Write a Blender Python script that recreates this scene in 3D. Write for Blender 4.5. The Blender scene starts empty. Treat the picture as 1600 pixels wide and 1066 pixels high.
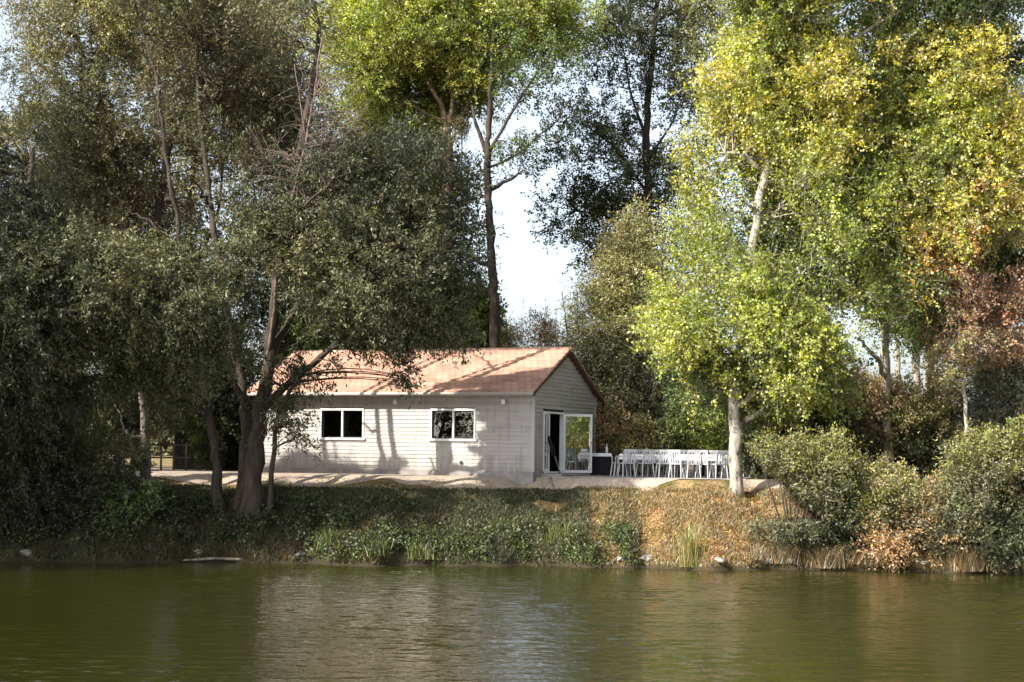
import bpy, math, random
import numpy as np
from mathutils import noise as mnoise, Vector

random.seed(7)
RS = np.random.RandomState(11)
scene = bpy.context.scene
C = scene.collection
PI = math.pi
F = 2500.0; ZC = 3.3; HY = 705.0; ROLL = math.radians(0.7)
SUN_EL = math.radians(38.0)
SH = np.array([-0.80, -0.60]); SH = SH / np.linalg.norm(SH)
SUN = np.array([SH[0]*math.cos(SUN_EL), SH[1]*math.cos(SUN_EL), math.sin(SUN_EL)])

def W(px, py, Y):
    u = px-800.0; v = HY-py
    c, s = math.cos(ROLL), math.sin(ROLL)
    return np.array([(u*c - v*s)/F*Y, Y, ZC + (u*s + v*c)/F*Y])

# ------------------------------------------------------------------ terrain
def sm(t):
    t = min(1.0, max(0.0, t)); return t*t*(3-2*t)
def shore(X):
    y = 45.7 - 0.0018*min(X*X, 300) + 0.35*math.sin(X*0.7+1) + 0.2*math.sin(X*1.9) + 0.09*math.sin(X*5.3)
    y -= 8.0*sm((-X-15.5)/6.0)  # point added out of view to carry the shading willows
    y -= 6.0*sm((X-18)/9.0)
    return y
def ground(X, Y):
    d = Y - shore(X)
    n = mnoise.noise(Vector((X*0.55, Y*0.55, 0)))*0.5 + mnoise.noise(Vector((X*1.9, Y*1.9, 3.1)))*0.22
    if Y < 14:
        dn = 6.5 - Y + 0.5*math.sin(X*0.4)
        if dn < 0: return max(-1.4, dn*0.35)
        return min(1.62, dn*0.32) + n*0.05
    if d < 0: return max(-1.4, d*0.6)
    if d < 0.12: return d*2.1
    if d < 3.3:
        t = (d-0.12)/3.18
        prof = 0.25 + 1.85*(0.55*t + 0.45*math.sin(t*PI/2))
        return prof + n*0.30*min(1, d)*(1-0.83*t)
    z = 2.10 + 0.385*sm((d-3.3)/(1.5-0.8*sm(X)))
    amp = 0.05*(1-sm((d-3.3)/1.0))
    if d > 16: z += n*0.12*sm((d-16)/10)
    return z + n*amp
def gpt(px, Y):
    X = (px-800)/F*Y
    return (X, Y, ground(X, Y))

# ------------------------------------------------------------------ mesh helpers
def np_mesh(name, verts, faces_quads=None, tris=None, mat=None, parent=None, smooth=False, facecol=None):
    me = bpy.data.meshes.new(name)
    verts = np.asarray(verts, dtype=np.float32)
    parts = []; starts = []
    nq = 0 if faces_quads is None else len(faces_quads)
    nt = 0 if tris is None else len(tris)
    loops = np.concatenate([a.reshape(-1) for a in ([faces_quads] if nq else []) + ([tris] if nt else [])]).astype(np.int32)
    st = np.concatenate([np.arange(nq)*4, nq*4+np.arange(nt)*3]).astype(np.int32)
    me.vertices.add(len(verts)); me.vertices.foreach_set('co', verts.ravel())
    me.loops.add(len(loops)); me.loops.foreach_set('vertex_index', loops)
    me.polygons.add(nq+nt); me.polygons.foreach_set('loop_start', st)
    if smooth: me.polygons.foreach_set('use_smooth', np.ones(nq+nt, dtype=bool))
    if facecol is not None:
        a = me.attributes.new('leafcol', 'FLOAT_COLOR', 'FACE')
        fc = np.ones((nq+nt, 4), dtype=np.float32); fc[:, :3] = facecol
        a.data.foreach_set('color', fc.ravel())
    me.update(calc_edges=True)
    if mat: me.materials.append(mat)
    o = bpy.data.objects.new(name, me); C.objects.link(o)
    if parent: o.parent = parent
    return o
def tag(o, label=None, cat=None, group=None, kind=None):
    if label: o['label'] = label
    if cat: o['category'] = cat
    if group: o['group'] = group
    if kind: o['kind'] = kind
    return o
def empty(name, loc=(0,0,0), rz=0.0, label=None, cat=None, group=None):
    o = bpy.data.objects.new(name, None); C.objects.link(o)
    o.empty_display_size = 0.2
    o.location = loc; o.rotation_euler = (0, 0, rz)
    return tag(o, label, cat, group)
class MB:
    def __init__(s): s.v = []; s.f = []
    def box(s, a, b):
        x0,y0,z0 = a; x1,y1,z1 = b; n = len(s.v)
        s.v += [(x0,y0,z0),(x1,y0,z0),(x1,y1,z0),(x0,y1,z0),(x0,y0,z1),(x1,y0,z1),(x1,y1,z1),(x0,y1,z1)]
        s.f += [tuple(n+i for i in q) for q in ((0,3,2,1),(4,5,6,7),(0,1,5,4),(1,2,6,5),(2,3,7,6),(3,0,4,7))]
        return s
    def prism(s, poly, axis, a, b):
        n = len(s.v); k = len(poly)
        for t in (a, b):
            for p in poly:
                s.v.append((t, p[0], p[1]) if axis == 'x' else ((p[0], t, p[1]) if axis == 'y' else (p[0], p[1], t)))
        s.f.append(tuple(n+i for i in range(k))[::-1]); s.f.append(tuple(n+k+i for i in range(k)))
        for i in range(k):
            j = (i+1) % k; s.f.append((n+i, n+j, n+k+j, n+k+i))
        return s
    def tube(s, pts, radii, sides=8, cap=True):
        pts = [Vector(p) for p in pts]; n0 = len(s.v)
        if not hasattr(radii, '__len__'): radii = [radii]*len(pts)
        up = Vector((0.13, 0.97, 0.2))
        for i, p in enumerate(pts):
            t = (pts[min(i+1, len(pts)-1)] - pts[max(i-1, 0)])
            if t.length < 1e-9: t = Vector((0,0,1))
            t.normalize()
            u = t.cross(up)
            if u.length < 0.05: u = t.cross(Vector((1,0,0)))
            u.normalize(); w = t.cross(u)
            for k in range(sides):
                a = 2*PI*k/sides
                s.v.append(tuple(p + (u*math.cos(a)+w*math.sin(a))*radii[i]))
        for i in range(len(pts)-1):
            for k in range(sides):
                j = (k+1) % sides
                s.f.append((n0+i*sides+k, n0+i*sides+j, n0+(i+1)*sides+j, n0+(i+1)*sides+k))
        if cap:
            s.f.append(tuple(n0+k for k in range(sides))[::-1])
            e = n0+(len(pts)-1)*sides
            s.f.append(tuple(e+k for k in range(sides)))
        return s
    def build(s, name, mat, parent=None, smooth=False, bevel=0):
        me = bpy.data.meshes.new(name); me.from_pydata(s.v, [], s.f); me.update()
        if smooth:
            for p in me.polygons: p.use_smooth = True
        me.materials.append(mat)
        o = bpy.data.objects.new(name, me); C.objects.link(o)
        if parent: o.parent = parent
        if bevel:
            m = o.modifiers.new('bevel', 'BEVEL'); m.width = bevel; m.segments = 2; m.limit_method = 'ANGLE'
        return o
def copy_tree(o, parent=None):
    c = o.copy(); C.objects.link(c)
    if parent: c.parent = parent
    for ch in [x for x in bpy.data.objects if x.parent == o]: copy_tree(ch, c)
    return c

# ------------------------------------------------------------------ materials
def new_mat(name):
    m = bpy.data.materials.new(name); m.use_nodes = True
    nt = m.node_tree; nt.nodes.clear()
    out = nt.nodes.new('ShaderNodeOutputMaterial')
    return m, nt, out
def N(nt, t, **kw):
    n = nt.nodes.new(t)
    for k, v in kw.items():
        if k in n.inputs: n.inputs[k].default_value = v
        else: setattr(n, k, v)
    return n
def ramp(nt, stops):
    r = nt.nodes.new('ShaderNodeValToRGB'); e = r.color_ramp.elements
    while len(e) < len(stops): e.new(0.5)
    for i, (p, c) in enumerate(stops): e[i].position = p; e[i].color = (*c, 1)
    return r
def noisy(name, stops, scale=4, detail=6, rough=0.7, bump=0.0, bscale=None, bdist=0.02, stretch=(1,1,1), spec=0.3, rn=0.6, metal=0):
    m, nt, out = new_mat(name); L = nt.links
    tc = N(nt, 'ShaderNodeTexCoord'); mp = N(nt, 'ShaderNodeMapping'); mp.inputs['Scale'].default_value = stretch
    L.new(tc.outputs['Object'], mp.inputs['Vector'])
    nz = N(nt, 'ShaderNodeTexNoise'); nz.inputs['Scale'].default_value = scale; nz.inputs['Detail'].default_value = detail; nz.inputs['Roughness'].default_value = rn
    L.new(mp.outputs[0], nz.inputs['Vector'])
    r = ramp(nt, stops); L.new(nz.outputs['Fac'], r.inputs[0])
    p = N(nt, 'ShaderNodeBsdfPrincipled'); p.inputs['Roughness'].default_value = rough
    p.inputs['Specular IOR Level'].default_value = spec; p.inputs['Metallic'].default_value = metal
    L.new(r.outputs[0], p.inputs['Base Color'])
    if bump:
        n2 = N(nt, 'ShaderNodeTexNoise'); n2.inputs['Scale'].default_value = bscale or scale*3; n2.inputs['Detail'].default_value = 5
        L.new(mp.outputs[0], n2.inputs['Vector'])
        b = N(nt, 'ShaderNodeBump'); b.inputs['Strength'].default_value = bump; b.inputs['Distance'].default_value = bdist
        L.new(n2.outputs['Fac'], b.inputs['Height']); L.new(b.outputs[0], p.inputs['Normal'])
    L.new(p.outputs[0], out.inputs[0])
    return m
def leaf_mat(name, trans=0.35, gloss=0.05, grough=0.45, under=1.25):
    m, nt, out = new_mat(name); L = nt.links
    at = N(nt, 'ShaderNodeAttribute', attribute_name='leafcol')
    geo = N(nt, 'ShaderNodeNewGeometry')
    hs = N(nt, 'ShaderNodeHueSaturation'); hs.inputs['Saturation'].default_value = 0.65; hs.inputs['Value'].default_value = under
    L.new(at.outputs['Color'], hs.inputs['Color'])
    mx = N(nt, 'ShaderNodeMixRGB'); L.new(geo.outputs['Backfacing'], mx.inputs[0]); L.new(at.outputs['Color'], mx.inputs[1]); L.new(hs.outputs[0], mx.inputs[2])
    d = N(nt, 'ShaderNodeBsdfDiffuse'); L.new(mx.outputs[0], d.inputs[0])
    t = N(nt, 'ShaderNodeBsdfTranslucent')
    hs2 = N(nt, 'ShaderNodeHueSaturation'); hs2.inputs['Saturation'].default_value = 1.1; hs2.inputs['Value'].default_value = 1.35; hs2.inputs['Hue'].default_value = 0.49
    L.new(at.outputs['Color'], hs2.inputs['Color']); L.new(hs2.outputs[0], t.inputs[0])
    m1 = N(nt, 'ShaderNodeMixShader'); m1.inputs[0].default_value = trans
    L.new(d.outputs[0], m1.inputs[1]); L.new(t.outputs[0], m1.inputs[2])
    g = N(nt, 'ShaderNodeBsdfGlossy'); g.inputs['Roughness'].default_value = grough; g.inputs[0].default_value = (0.9, 0.95, 1, 1)
    m2 = N(nt, 'ShaderNodeMixShader'); m2.inputs[0].default_value = gloss
    L.new(m1.outputs[0], m2.inputs[1]); L.new(g.outputs[0], m2.inputs[2])
    L.new(m2.outputs[0], out.inputs[0])
    return m
LEAF = leaf_mat('leaf', 0.40, 0.03, 0.5)
LEAFW = leaf_mat('willow_leaf', 0.25, 0.03, 0.55, 1.35)
BARK_D = noisy('bark_dark', [(0.3, (0.022,0.017,0.013)), (0.7, (0.085,0.065,0.05))], 6, 8, 0.9, 0.9, 10, 0.05, (1,1,0.25))
BARK_G = noisy('bark_grey', [(0.3, (0.05,0.043,0.036)), (0.52, (0.15,0.13,0.11)), (0.75, (0.26,0.235,0.20))], 5, 8, 0.9, 0.9, 9, 0.04, (1,1,0.3))
BARK_P = noisy('bark_pale', [(0.36, (0.035,0.03,0.025)), (0.44, (0.25,0.22,0.18)), (0.7, (0.52,0.47,0.40))], 4.5, 7, 0.85, 0.7, 12, 0.03, (1,1,0.45))
BARK_O = noisy('bark_orange', [(0.3, (0.09,0.055,0.035)), (0.55, (0.26,0.18,0.12)), (0.75, (0.42,0.32,0.23))], 5, 7, 0.9, 0.7, 12, 0.03, (1,1,0.4))
WHITE = noisy('white_paint', [(0.3, (0.72,0.72,0.72)), (0.7, (0.82,0.82,0.82))], 5, 3, 0.45, 0, spec=0.4)
PLASTIC = noisy('white_plastic', [(0.3, (0.40,0.41,0.45)), (0.7, (0.56,0.57,0.60))], 7, 3, 0.4, 0, spec=0.45)
CLOTH = noisy('white_cloth', [(0.3, (0.72,0.72,0.73)), (0.7, (0.82,0.82,0.82))], 6, 4, 0.9, 0.3, 8, 0.02)
BLACKC = noisy('black_cloth', [(0.3, (0.008,0.008,0.01)), (0.7, (0.02,0.02,0.024))], 6, 4, 0.9, 0.3, 8, 0.02)
DARKM = noisy('dark_metal', [(0.3, (0.02,0.02,0.022)), (0.7, (0.05,0.05,0.055))], 8, 3, 0.5)
DARKWOOD = noisy('dark_timber', [(0.3, (0.012,0.009,0.007)), (0.7, (0.035,0.026,0.02))], 6, 6, 0.85, 0.5, 14, 0.01, (1,1,0.2))
CONC = noisy('concrete', [(0.3, (0.20,0.185,0.18)), (0.7, (0.34,0.315,0.30))], 3, 8, 0.9, 0.4, 20, 0.01)
ROCKM = noisy('rock', [(0.3, (0.10,0.09,0.08)), (0.7, (0.36,0.32,0.27))], 5, 8, 0.9, 0.8, 10, 0.03)
BARGE = noisy('barge_paint', [(0.3, (0.05,0.022,0.018)), (0.7, (0.10,0.045,0.035))], 4, 4, 0.6)
GUTTER = noisy('gutter_zinc', [(0.3, (0.34,0.31,0.28)), (0.7, (0.46,0.42,0.38))], 3, 4, 0.5)

def siding_mat():
    m, nt, out = new_mat('siding_paint'); L = nt.links
    tc = N(nt, 'ShaderNodeTexCoord'); sp = N(nt, 'ShaderNodeSeparateXYZ'); L.new(tc.outputs['Object'], sp.inputs[0])
    # one tone per board, board = floor(z / pitch)
    dv = N(nt, 'ShaderNodeMath', operation='DIVIDE'); L.new(sp.outputs['Z'], dv.inputs[0]); dv.inputs[1].default_value = 0.125
    fl = N(nt, 'ShaderNodeMath', operation='FLOOR'); L.new(dv.outputs[0], fl.inputs[0])
    wn = N(nt, 'ShaderNodeTexWhiteNoise', noise_dimensions='1D'); L.new(fl.outputs[0], wn.inputs['W'])
    mp = N(nt, 'ShaderNodeMapping'); mp.inputs['Scale'].default_value = (0.6, 0.6, 3); L.new(tc.outputs['Object'], mp.inputs['Vector'])
    nz = N(nt, 'ShaderNodeTexNoise'); nz.inputs['Scale'].default_value = 2.2; nz.inputs['Detail'].default_value = 8; L.new(mp.outputs[0], nz.inputs['Vector'])
    ad = N(nt, 'ShaderNodeMath', operation='MULTIPLY_ADD'); L.new(wn.outputs[0], ad.inputs[0]); ad.inputs[1].default_value = 0.25; L.new(nz.outputs['Fac'], ad.inputs[2])
    r = ramp(nt, [(0.3, (0.33,0.305,0.29)), (0.6, (0.41,0.38,0.36)), (0.9, (0.46,0.43,0.415))]); L.new(ad.outputs[0], r.inputs[0])
    p = N(nt, 'ShaderNodeBsdfPrincipled'); p.inputs['Roughness'].default_value = 0.65; p.inputs['Specular IOR Level'].default_value = 0.25
    # butt joints: a thin dark line per board at its own offset
    jx = N(nt, 'ShaderNodeMath', operation='MULTIPLY_ADD'); L.new(wn.outputs[0], jx.inputs[0]); jx.inputs[1].default_value = 3.6; L.new(sp.outputs['X'], jx.inputs[2])
    md = N(nt, 'ShaderNodeMath', operation='PINGPONG'); L.new(jx.outputs[0], md.inputs[0]); md.inputs[1].default_value = 1.8
    jt = N(nt, 'ShaderNodeMath', operation='LESS_THAN'); L.new(md.outputs[0], jt.inputs[0]); jt.inputs[1].default_value = 0.007
    # green and brown splash-back low on the boards, streaks elsewhere
    ms = N(nt, 'ShaderNodeMapping'); ms.inputs['Scale'].default_value = (5, 5, 0.7); L.new(tc.outputs['Object'], ms.inputs['Vector'])
    ns = N(nt, 'ShaderNodeTexNoise'); ns.inputs['Scale'].default_value = 1.3; ns.inputs['Detail'].default_value = 7; L.new(ms.outputs[0], ns.inputs['Vector'])
    lo = N(nt, 'ShaderNodeMapRange'); L.new(sp.outputs['Z'], lo.inputs[0]); lo.inputs[1].default_value = 0.1; lo.inputs[2].default_value = 0.75; lo.inputs[3].default_value = 0.30; lo.inputs[4].default_value = 0.0
    sa = N(nt, 'ShaderNodeMath', operation='ADD'); L.new(ns.outputs['Fac'], sa.inputs[0]); L.new(lo.outputs[0], sa.inputs[1])
    sr = ramp(nt, [(0.52, (0,0,0)), (0.85, (0.6,0.6,0.6))]); L.new(sa.outputs[0], sr.inputs[0])
    x1 = N(nt, 'ShaderNodeMixRGB'); L.new(sr.outputs[0], x1.inputs[0]); L.new(r.outputs[0], x1.inputs[1]); x1.inputs[2].default_value = (0.19,0.18,0.14,1)
    x2 = N(nt, 'ShaderNodeMixRGB'); L.new(jt.outputs[0], x2.inputs[0]); L.new(x1.outputs[0], x2.inputs[1]); x2.inputs[2].default_value = (0.08,0.07,0.065,1)
    L.new(x2.outputs[0], p.inputs['Base Color']); L.new(p.outputs[0], out.inputs[0])
    return m
def tile_mat():
    m, nt, out = new_mat('roof_tile'); L = nt.links
    tc = N(nt, 'ShaderNodeTexCoord'); mp = N(nt, 'ShaderNodeMapping'); mp.inputs['Scale'].default_value = (1, 1, 0)
    L.new(tc.outputs['Object'], mp.inputs['Vector'])
    br = N(nt, 'ShaderNodeTexBrick'); br.offset = 0.5
    br.inputs['Scale'].default_value = 1.0; br.inputs['Brick Width'].default_value = 0.24; br.inputs['Row Height'].default_value = 0.27
    br.inputs['Mortar Size'].default_value = 0.008; br.inputs['Color1'].default_value = (0.47,0.265,0.185,1); br.inputs['Color2'].default_value = (0.56,0.355,0.265,1); br.inputs['Mortar'].default_value = (0.24,0.10,0.07,1)
    L.new(mp.outputs[0], br.inputs['Vector'])
    nz = N(nt, 'ShaderNodeTexNoise'); nz.inputs['Scale'].default_value = 1.6; nz.inputs['Detail'].default_value = 8; L.new(tc.outputs['Object'], nz.inputs['Vector'])
    r = ramp(nt, [(0.3, (0.62,0.62,0.60)), (0.65, (1.0,1.0,1.0))]); L.new(nz.outputs['Fac'], r.inputs[0])
    mx = N(nt, 'ShaderNodeMixRGB', blend_type='MULTIPLY'); mx.inputs[0].default_value = 0.8
    L.new(br.outputs['Color'], mx.inputs[1]); L.new(r.outputs[0], mx.inputs[2])
    p = N(nt, 'ShaderNodeBsdfPrincipled'); p.inputs['Roughness'].default_value = 0.8
    wv = N(nt, 'ShaderNodeTexWave', bands_direction='X'); wv.inputs['Scale'].default_value = 1.3; L.new(tc.outputs['Object'], wv.inputs['Vector'])
    b = N(nt, 'ShaderNodeBump'); b.inputs['Strength'].default_value = 0.25; b.inputs['Distance'].default_value = 0.01; L.new(wv.outputs['Fac'], b.inputs['Height']); L.new(b.outputs[0], p.inputs['Normal'])
    L.new(mx.outputs[0], p.inputs['Base Color']); L.new(p.outputs[0], out.inputs[0])
    return m
def glass_mat(name, refl, tint=(0.01,0.012,0.012)):
    m, nt, out = new_mat(name); L = nt.links
    g = N(nt, 'ShaderNodeBsdfGlossy'); g.inputs['Roughness'].default_value = 0.02; g.inputs[0].default_value = (0.9,0.92,0.9,1)
    t = N(nt, 'ShaderNodeBsdfTransparent'); t.inputs[0].default_value = (0.75,0.8,0.78,1)
    mx = N(nt, 'ShaderNodeMixShader'); mx.inputs[0].default_value = refl
    L.new(t.outputs[0], mx.inputs[1]); L.new(g.outputs[0], mx.inputs[2]); L.new(mx.outputs[0], out.inputs[0])
    return m
def water_mat():
    m, nt, out = new_mat('pond_water'); L = nt.links
    tc = N(nt, 'ShaderNodeTexCoord')
    def nz(sx, sy, scale, det, off=0):
        mp = N(nt, 'ShaderNodeMapping'); mp.inputs['Scale'].default_value = (sx, sy, 1); mp.inputs['Location'].default_value = (off, off*0.7, 0)
        L.new(tc.outputs['Object'], mp.inputs['Vector'])
        n = N(nt, 'ShaderNodeTexNoise'); n.inputs['Scale'].default_value = scale; n.inputs['Detail'].default_value = det; n.inputs['Roughness'].default_value = 0.5
        L.new(mp.outputs[0], n.inputs['Vector']); return n
    a = nz(0.55, 1.0, 5.5, 3); b_ = nz(0.8, 1.0, 14.0, 2, 5); big = nz(0.35, 0.5, 0.35, 2, 9)
    s = N(nt, 'ShaderNodeMath', operation='MULTIPLY_ADD'); L.new(b_.outputs['Fac'], s.inputs[0]); s.inputs[1].default_value = 0.3; L.new(a.outputs['Fac'], s.inputs[2])
    rr = N(nt, 'ShaderNodeMapRange'); L.new(big.outputs['Fac'], rr.inputs[0]); rr.inputs[1].default_value = 0.35; rr.inputs[2].default_value = 0.65; rr.inputs[3].default_value = 0.45; rr.inputs[4].default_value = 1.0
    bp = N(nt, 'ShaderNodeBump'); bp.inputs['Distance'].default_value = WAVE; L.new(rr.outputs[0], bp.inputs['Strength']); L.new(s.outputs[0], bp.inputs['Height'])
    p = N(nt, 'ShaderNodeBsdfPrincipled'); p.inputs['Base Color'].default_value = (0.020,0.021,0.003,1); p.inputs['Roughness'].default_value = 0.05; p.inputs['IOR'].default_value = 2.4
    L.new(bp.outputs[0], p.inputs['Normal']); L.new(p.outputs[0], out.inputs[0])
    return m
WAVE = 0.03; SLOPE_RMS = 0.17
def ground_mat():
    m, nt, out = new_mat('bank_soil'); L = nt.links
    tc = N(nt, 'ShaderNodeTexCoord'); sp = N(nt, 'ShaderNodeSeparateXYZ'); L.new(tc.outputs['Object'], sp.inputs[0])
    n1 = N(nt, 'ShaderNodeTexNoise'); n1.inputs['Scale'].default_value = 1.1; n1.inputs['Detail'].default_value = 9; n1.inputs['Roughness'].default_value = 0.65; L.new(tc.outputs['Object'], n1.inputs['Vector'])
    n2 = N(nt, 'ShaderNodeTexNoise'); n2.inputs['Scale'].default_value = 14; n2.inputs['Detail'].default_value = 6; n2.inputs['Roughness'].default_value = 0.7; L.new(tc.outputs['Object'], n2.inputs['Vector'])
    soil = ramp(nt, [(0.32, (0.10,0.07,0.035)), (0.5, (0.26,0.17,0.085)), (0.68, (0.46,0.33,0.19))]); L.new(n2.outputs['Fac'], soil.inputs[0])
    grass = ramp(nt, [(0.32, (0.035,0.045,0.012)), (0.55, (0.10,0.10,0.03)), (0.7, (0.24,0.19,0.07))]); L.new(n2.outputs['Fac'], grass.inputs[0])
    sel = ramp(nt, [(0.42, (0,0,0)), (0.58, (1,1,1))]); L.new(n1.outputs['Fac'], sel.inputs[0])
    mx = N(nt, 'ShaderNodeMixRGB'); L.new(sel.outputs[0], mx.inputs[0]); L.new(grass.outputs[0], mx.inputs[1]); L.new(soil.outputs[0], mx.inputs[2])
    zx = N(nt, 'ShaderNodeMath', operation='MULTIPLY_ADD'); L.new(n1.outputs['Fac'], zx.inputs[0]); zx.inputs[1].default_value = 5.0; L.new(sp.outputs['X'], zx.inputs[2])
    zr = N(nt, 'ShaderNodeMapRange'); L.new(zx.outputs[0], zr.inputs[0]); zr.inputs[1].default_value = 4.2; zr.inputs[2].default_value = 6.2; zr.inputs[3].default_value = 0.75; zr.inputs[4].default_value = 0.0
    # green zone darkened to paint in bank shade; near bank only, not lawn behind
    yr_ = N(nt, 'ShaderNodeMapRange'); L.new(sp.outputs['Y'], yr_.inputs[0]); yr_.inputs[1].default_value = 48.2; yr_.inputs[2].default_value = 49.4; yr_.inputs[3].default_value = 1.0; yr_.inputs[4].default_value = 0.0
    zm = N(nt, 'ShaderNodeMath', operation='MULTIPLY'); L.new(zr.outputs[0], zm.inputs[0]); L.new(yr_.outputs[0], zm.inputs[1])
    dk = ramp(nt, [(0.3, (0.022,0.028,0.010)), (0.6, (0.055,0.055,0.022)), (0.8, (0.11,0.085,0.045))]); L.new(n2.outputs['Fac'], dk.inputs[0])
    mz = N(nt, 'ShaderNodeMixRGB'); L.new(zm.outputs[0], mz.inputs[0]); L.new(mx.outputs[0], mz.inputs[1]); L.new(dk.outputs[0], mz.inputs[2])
    wt = N(nt, 'ShaderNodeMapRange'); L.new(sp.outputs['Z'], wt.inputs[0]); wt.inputs[1].default_value = 0.10; wt.inputs[2].default_value = 0.32; wt.inputs[3].default_value = 0.9; wt.inputs[4].default_value = 0.0
    mx = N(nt, 'ShaderNodeMixRGB'); L.new(wt.outputs[0], mx.inputs[0]); L.new(mz.outputs[0], mx.inputs[1]); mx.inputs[2].default_value = (0.035,0.028,0.018,1)
    p = N(nt, 'ShaderNodeBsdfPrincipled'); p.inputs['Roughness'].default_value = 0.95; p.inputs['Specular IOR Level'].default_value = 0.15
    b = N(nt, 'ShaderNodeBump'); b.inputs['Strength'].default_value = 0.8; b.inputs['Distance'].default_value = 0.05; L.new(n2.outputs['Fac'], b.inputs['Height']); L.new(b.outputs[0], p.inputs['Normal'])
    L.new(mx.outputs[0], p.inputs['Base Color']); L.new(p.outputs[0], out.inputs[0])
    return m

# ------------------------------------------------------------------ house frame (used for keeping the sunlit gap in the crowns)
HP = np.array([W(833, 744, 50)[0], 50.0, 2.5]); HA = -math.atan2(0.38, 0.925)
HX = np.array([math.cos(HA), math.sin(HA)]); HYv = np.array([-math.sin(HA), math.cos(HA)])
HL, HD = 10.0, 5.75
RIDGE, EAVE, OVH = 4.17, 2.62, 0.42     # ridge height, eave-edge height, overhang
SLOPE = (RIDGE-EAVE)/(HD/2+OVH)
LITBALLS = [((4.6,57,6.5),2.6,0.8), ((12.0,53.0,4.0),2.7,0.85), ((14.2,52.5,4.0),2.5,0.88), ((14.2,49.5,7.6),1.6,0.4), ((5.9,55,4.2),1.2,0.5)]
def vn(a, b):
    a = np.asarray(a)*1.0; return np.array([mnoise.noise(Vector((float(x), float(y), 4.2))) for x, y in zip(a, b)])
def shades_lit(P):
    """True for leaves whose shadow would land where the photograph is sunlit (the real gap in the crowns)."""
    lx = (P[:,0]-HP[0])*HX[0] + (P[:,1]-HP[1])*HX[1]
    ly = (P[:,0]-HP[0])*HYv[0] + (P[:,1]-HP[1])*HYv[1]
    lz = P[:,2]-HP[2]
    sx = SUN[0]*HX[0]+SUN[1]*HX[1]; sy = SUN[0]*HYv[0]+SUN[1]*HYv[1]; sz = SUN[2]
    rm = np.zeros(len(P), bool)
    # wall plane ly = 0
    t = (ly-0.0)/sy; hx = lx-sx*t; hz = lz-sz*t
    ok = (t > 0) & (hx > -10.2) & (hx < -1.55) & (hz > 0.0) & (hz < 2.7)
    keep = (hx < -6.2) & (hz < 0.4+0.25*np.sin(hx*2.1))
    keep |= (np.abs(hx+4.6) < 0.75) & (hz < 0.42)
    keep |= (hx > -1.75+0.3*np.sin(hz*5)+0.2*np.sin(hz*13)) & (vn(hx*1.2, hz*3.5) > -0.22) 
    rm |= ok & ~keep
    # roof plane lz = EAVE + SLOPE*(ly+OVH)
    a = lz - EAVE - SLOPE*(ly+OVH); b = sz - SLOPE*sy
    t = a/b; hx = lx-sx*t; hy = ly-sy*t
    ok = (t > 0) & (hx > -10.5) & (hx < 0.2) & (hy > -OVH) & (hy < HD/2)
    keep = (hx > -3.4) & (hy < 0.15+(hx+3.4)*0.33)
    rm |= ok & ~keep
    # ground
    t = (P[:,2]-2.45)/SUN[2]; gx = P[:,0]-SUN[0]*t; gy = P[:,1]-SUN[1]*t
    rm |= (t > 0) & (gx > -11.6) & (gx < -8.5) & (gy > 48.4) & (gy < 53.5)
    rm |= (t > 0) & (gx > -8.5) & (gx < -1.0) & (gy > 49.3-0.25*gx*0) & (gy < 52)
    t = (P[:,2]-1.4)/SUN[2]; gx = P[:,0]-SUN[0]*t; gy = P[:,1]-SUN[1]*t
    rm |= (t > 0) & (gx > 2.7) & (gx < 9.0) & (gy > 44) & (gy < 49.4)
    # bushes and thickets that stand in the sun: most, not all, of what would shade them is thinned out
    for (c, rad, pr) in LITBALLS:
        d = P-np.array(c); t = d@SUN; perp = np.linalg.norm(d-t[:,None]*SUN, axis=1)
        rm |= (t > rad*1.1) & (perp < rad*(0.8+0.25*np.sin(P[:,0]*1.7+P[:,2]*1.3))) & (RS.rand(len(P)) < pr)
    return rm

# ------------------------------------------------------------------ plants
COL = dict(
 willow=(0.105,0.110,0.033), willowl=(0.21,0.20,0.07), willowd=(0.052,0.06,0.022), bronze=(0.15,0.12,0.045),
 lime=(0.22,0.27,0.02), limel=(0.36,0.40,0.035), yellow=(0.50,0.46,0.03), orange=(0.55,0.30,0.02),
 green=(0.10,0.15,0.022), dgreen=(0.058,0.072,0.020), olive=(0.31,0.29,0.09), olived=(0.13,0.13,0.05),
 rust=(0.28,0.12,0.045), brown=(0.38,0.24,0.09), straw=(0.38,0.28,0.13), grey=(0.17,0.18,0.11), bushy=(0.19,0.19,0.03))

def catmull(pts, n):
    pts = np.array(pts, float)
    if len(pts) == 2: return np.array([pts[0]+(pts[1]-pts[0])*t for t in np.linspace(0,1,n)])
    P = np.vstack([2*pts[0]-pts[1], pts, 2*pts[-1]-pts[-2]])
    out = []; segs = len(pts)-1
    for u in np.linspace(0, segs-1e-6, n):
        i = int(u); t = u-i; p0,p1,p2,p3 = P[i],P[i+1],P[i+2],P[i+3]
        out.append(0.5*((2*p1)+(-p0+p2)*t+(2*p0-5*p1+4*p2-p3)*t*t+(-p0+3*p1-3*p2+p3)*t**3))
    return np.array(out)

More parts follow.
